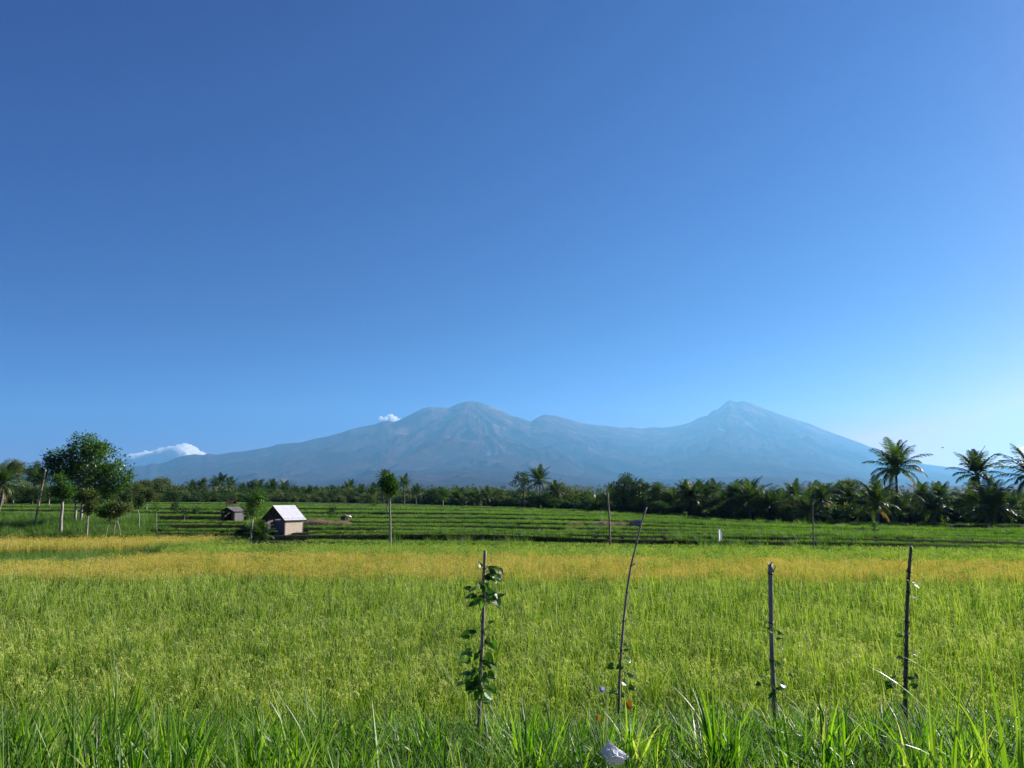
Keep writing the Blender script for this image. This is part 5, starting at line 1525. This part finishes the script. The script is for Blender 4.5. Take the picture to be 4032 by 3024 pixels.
# ------------------------------------------------------------------ farmer bending over the straw
def skin(name, pts, edges, rad, mat, parent, root_i=0):
    m = bpy.data.meshes.new(name); m.from_pydata(pts, edges, []); m.update()
    o = bpy.data.objects.new(name, m); C.objects.link(o); o.parent = parent
    md = o.modifiers.new('s', 'SKIN'); md.use_smooth_shade = True
    for i, v in enumerate(m.skin_vertices[0].data):
        rr = rad[i]; v.radius = (rr, rr) if not hasattr(rr, '__len__') else rr
        v.use_root = (i == root_i)
    sb = o.modifiers.new('u', 'SUBSURF'); sb.levels = 1; sb.render_levels = 1
    m.materials.append(mat)
    return o
D = 62.6; p = at(1350, 2050, D); g0 = float(gz(p.x, D)) - .12
root = empty('person', (p.x, D, g0), 'farmer in pale clothes and a white conical hat bending over the straw heap', 'person')
m_skin = solid_mat('skin', (.20, .11, .07), (.28, .16, .10), rough=.6, bump=0)
m_cloth = solid_mat('tan_shirt', (.30, .22, .15), (.42, .32, .22), rough=.9, bump=0)
m_trou = solid_mat('dark_trousers', (.05, .045, .05), (.10, .09, .09), rough=.9, bump=0)
m_hat = solid_mat('pale_straw_hat', (.60, .56, .48), (.76, .72, .64), rough=.8, scale=20)
# pelvis, spine (bent forward to the right), neck, head, legs, arms
pts = [(0, 0, .70), (.14, 0, .80), (.32, 0, .84), (.43, 0, .83), (.52, 0, .80),
       (0, -.09, .66), (.06, -.10, .38), (-.02, -.10, .06), (.12, -.10, .03),
       (0, .09, .66), (.06, .10, .38), (-.02, .10, .06), (.12, .10, .03),
       (.34, -.16, .80), (.38, -.19, .55), (.46, -.17, .33), (.48, -.17, .27),
       (.34, .16, .80), (.38, .19, .55), (.46, .17, .33), (.48, .17, .27)]
edges = [(0, 1), (1, 2), (2, 3), (3, 4), (0, 5), (5, 6), (6, 7), (7, 8), (0, 9), (9, 10), (10, 11), (11, 12), (2, 13), (13, 14), (14, 15), (15, 16), (2, 17), (17, 18), (18, 19), (19, 20)]
rad = [.13, .12, .13, .055, .09, .085, .06, .042, .03, .085, .06, .042, .03, .055, .042, .032, .028, .055, .042, .032, .028]
skin('body', pts, edges, rad, m_skin, root)
skin('shirt', [pts[0], pts[1], pts[2], (.38, 0, .83), pts[13], (.37, -.185, .62), pts[17], (.37, .185, .62)], [(0, 1), (1, 2), (2, 3), (2, 4), (4, 5), (2, 6), (6, 7)], [.145, .14, .15, .08, .07, .058, .07, .058], m_cloth, root)
skin('trousers', [(0, 0, .68), pts[5], pts[6], (0, -.10, .16), pts[9], pts[10], (0, .10, .16)], [(0, 1), (1, 2), (2, 3), (0, 4), (4, 5), (5, 6)], [.15, .10, .075, .06, .10, .075, .06], m_trou, root)
b = MB(); vs = [Vector((.60, 0, .90))]; n = 16
ax = Vector((.35, 0, 1)).normalized(); sx_ = Vector((1, 0, -.35)).normalized(); sy_ = Vector((0, 1, 0))
for k in range(n):
    a = 2 * math.pi * k / n; vs.append(Vector((.55, 0, .78)) + (sx_ * math.cos(a) + sy_ * math.sin(a)) * .20)
b.add(vs, [(0, 1 + k, 1 + (k + 1) % n) for k in range(n)] + [tuple(range(n, 0, -1))]); b.obj('hat', m_hat, root)

# ------------------------------------------------------------------ a bird soaring right of the tallest palm
D = 160; p = at(3711, 1763, D)
b = MB()
b.tube([(-.24, 0, 0), (-.1, 0, .02), (.08, 0, .02), (.2, 0, .03), (.27, 0, .01)], [.01, .06, .075, .045, .01], n=8)
for s_ in (-1, 1):
    b.add([(.10, s_ * .04, .04), (.14, s_ * .30, .12), (.02, s_ * .68, .10), (-.06, s_ * .62, .09), (-.06, s_ * .28, .10), (-.08, s_ * .04, .03)], [(0, 1, 4, 5), (1, 2, 3, 4)])
b.add([(-.2, -.03, 0), (-.2, .03, 0), (-.40, .09, 0), (-.40, -.09, 0)], [(0, 1, 2, 3)])
q = b.obj('bird', m_wood); q.location = p; q.rotation_euler = (R(12), 0, R(-40))
tag(q, 'small dark bird gliding in the sky right of the tallest palm', 'bird')

# ------------------------------------------------------------------ tall broad blades at the lower right, standing above the verge grass
m_reed = leaf_mat('reed_leaf', [(0.0, (0.015, 0.05, 0.006)), (0.3, (0.05, 0.13, 0.010)), (0.6, (0.12, 0.24, 0.02)), (0.85, (0.26, 0.36, 0.05)), (1.0, (0.5, 0.48, 0.28))], trans=.45, tcol=(1.35, 1.5, .4), rough=.3, spec=.55, var=0)
def clump(px, py, D, label, seed, nb, h, w, lean=(0, 0), name='grass_clump'):
    r = random.Random(seed)
    p = at(px, py, D); g0 = float(gz(p.x, D)); b = MB()
    for i in range(nb):
        az = r.uniform(0, 6.28); rr = .09 * math.sqrt(r.random())
        a2 = math.atan2(math.sin(az) * .6 + lean[1], math.cos(az) * .6 + lean[0])
        b.blade((rr * math.cos(az), rr * math.sin(az), -.02), a2, math.pi / 2 - r.uniform(.02, .5), h * r.uniform(.55, 1.1), w * r.uniform(.6, 1.2), r.choice([.15, .4, .9, 1.7]) * r.uniform(.7, 1.3), r.uniform(.3, .85), n=12, fold=.28)
    q = b.obj(name, m_reed); q.location = (p.x, D, g0); tag(q, label, 'grass clump', 'tall grass clumps rising above the verge')
for i, a in enumerate([
    (3690, 2900, 4.3, 'tall clump of broad blades just right of the dark rightmost stake', 18, 1.05, .026, (.1, -.2)),
    (3990, 2900, 4.1, 'tallest leaning clump of broad blades cut by the right edge', 22, 1.15, .027, (-.3, -.1)),
    (3830, 2980, 3.8, 'arching clump with long white-edged blades in the lower right corner', 18, .95, .026, (-.5, -.3)),
    (3420, 2980, 4.2, 'clump of glowing yellow-green blades left of the dark rightmost stake', 16, .72, .026, (0, 0)),
    (2760, 2960, 4.4, 'clump of wide upright blades between the second and third stakes', 18, .72, .025, (.1, 0)),
    (2120, 2960, 4.6, 'clump with one long arching blade right of the leftmost stake', 14, .78, .022, (.3, 0)),
    (1330, 2980, 4.6, 'clump of crossing blades at the bottom, left of the centre', 16, .75, .026, (0, .1)),
    (390, 2980, 4.2, 'pale fan of broad flat blades at the lower left', 18, .72, .026, (0, 0)),
    (60, 2980, 4.2, 'upright clump of bright blades in the lower left corner', 18, .80, .025, (.1, 0)),
    (700, 2990, 4.3, 'clump of broad blades leaning both ways at the bottom, left quarter', 18, .76, .025, (-.1, 0)),
]):
    clump(a[0], a[1], a[2], a[3], 700 + i, a[4], a[5], a[6], a[7])
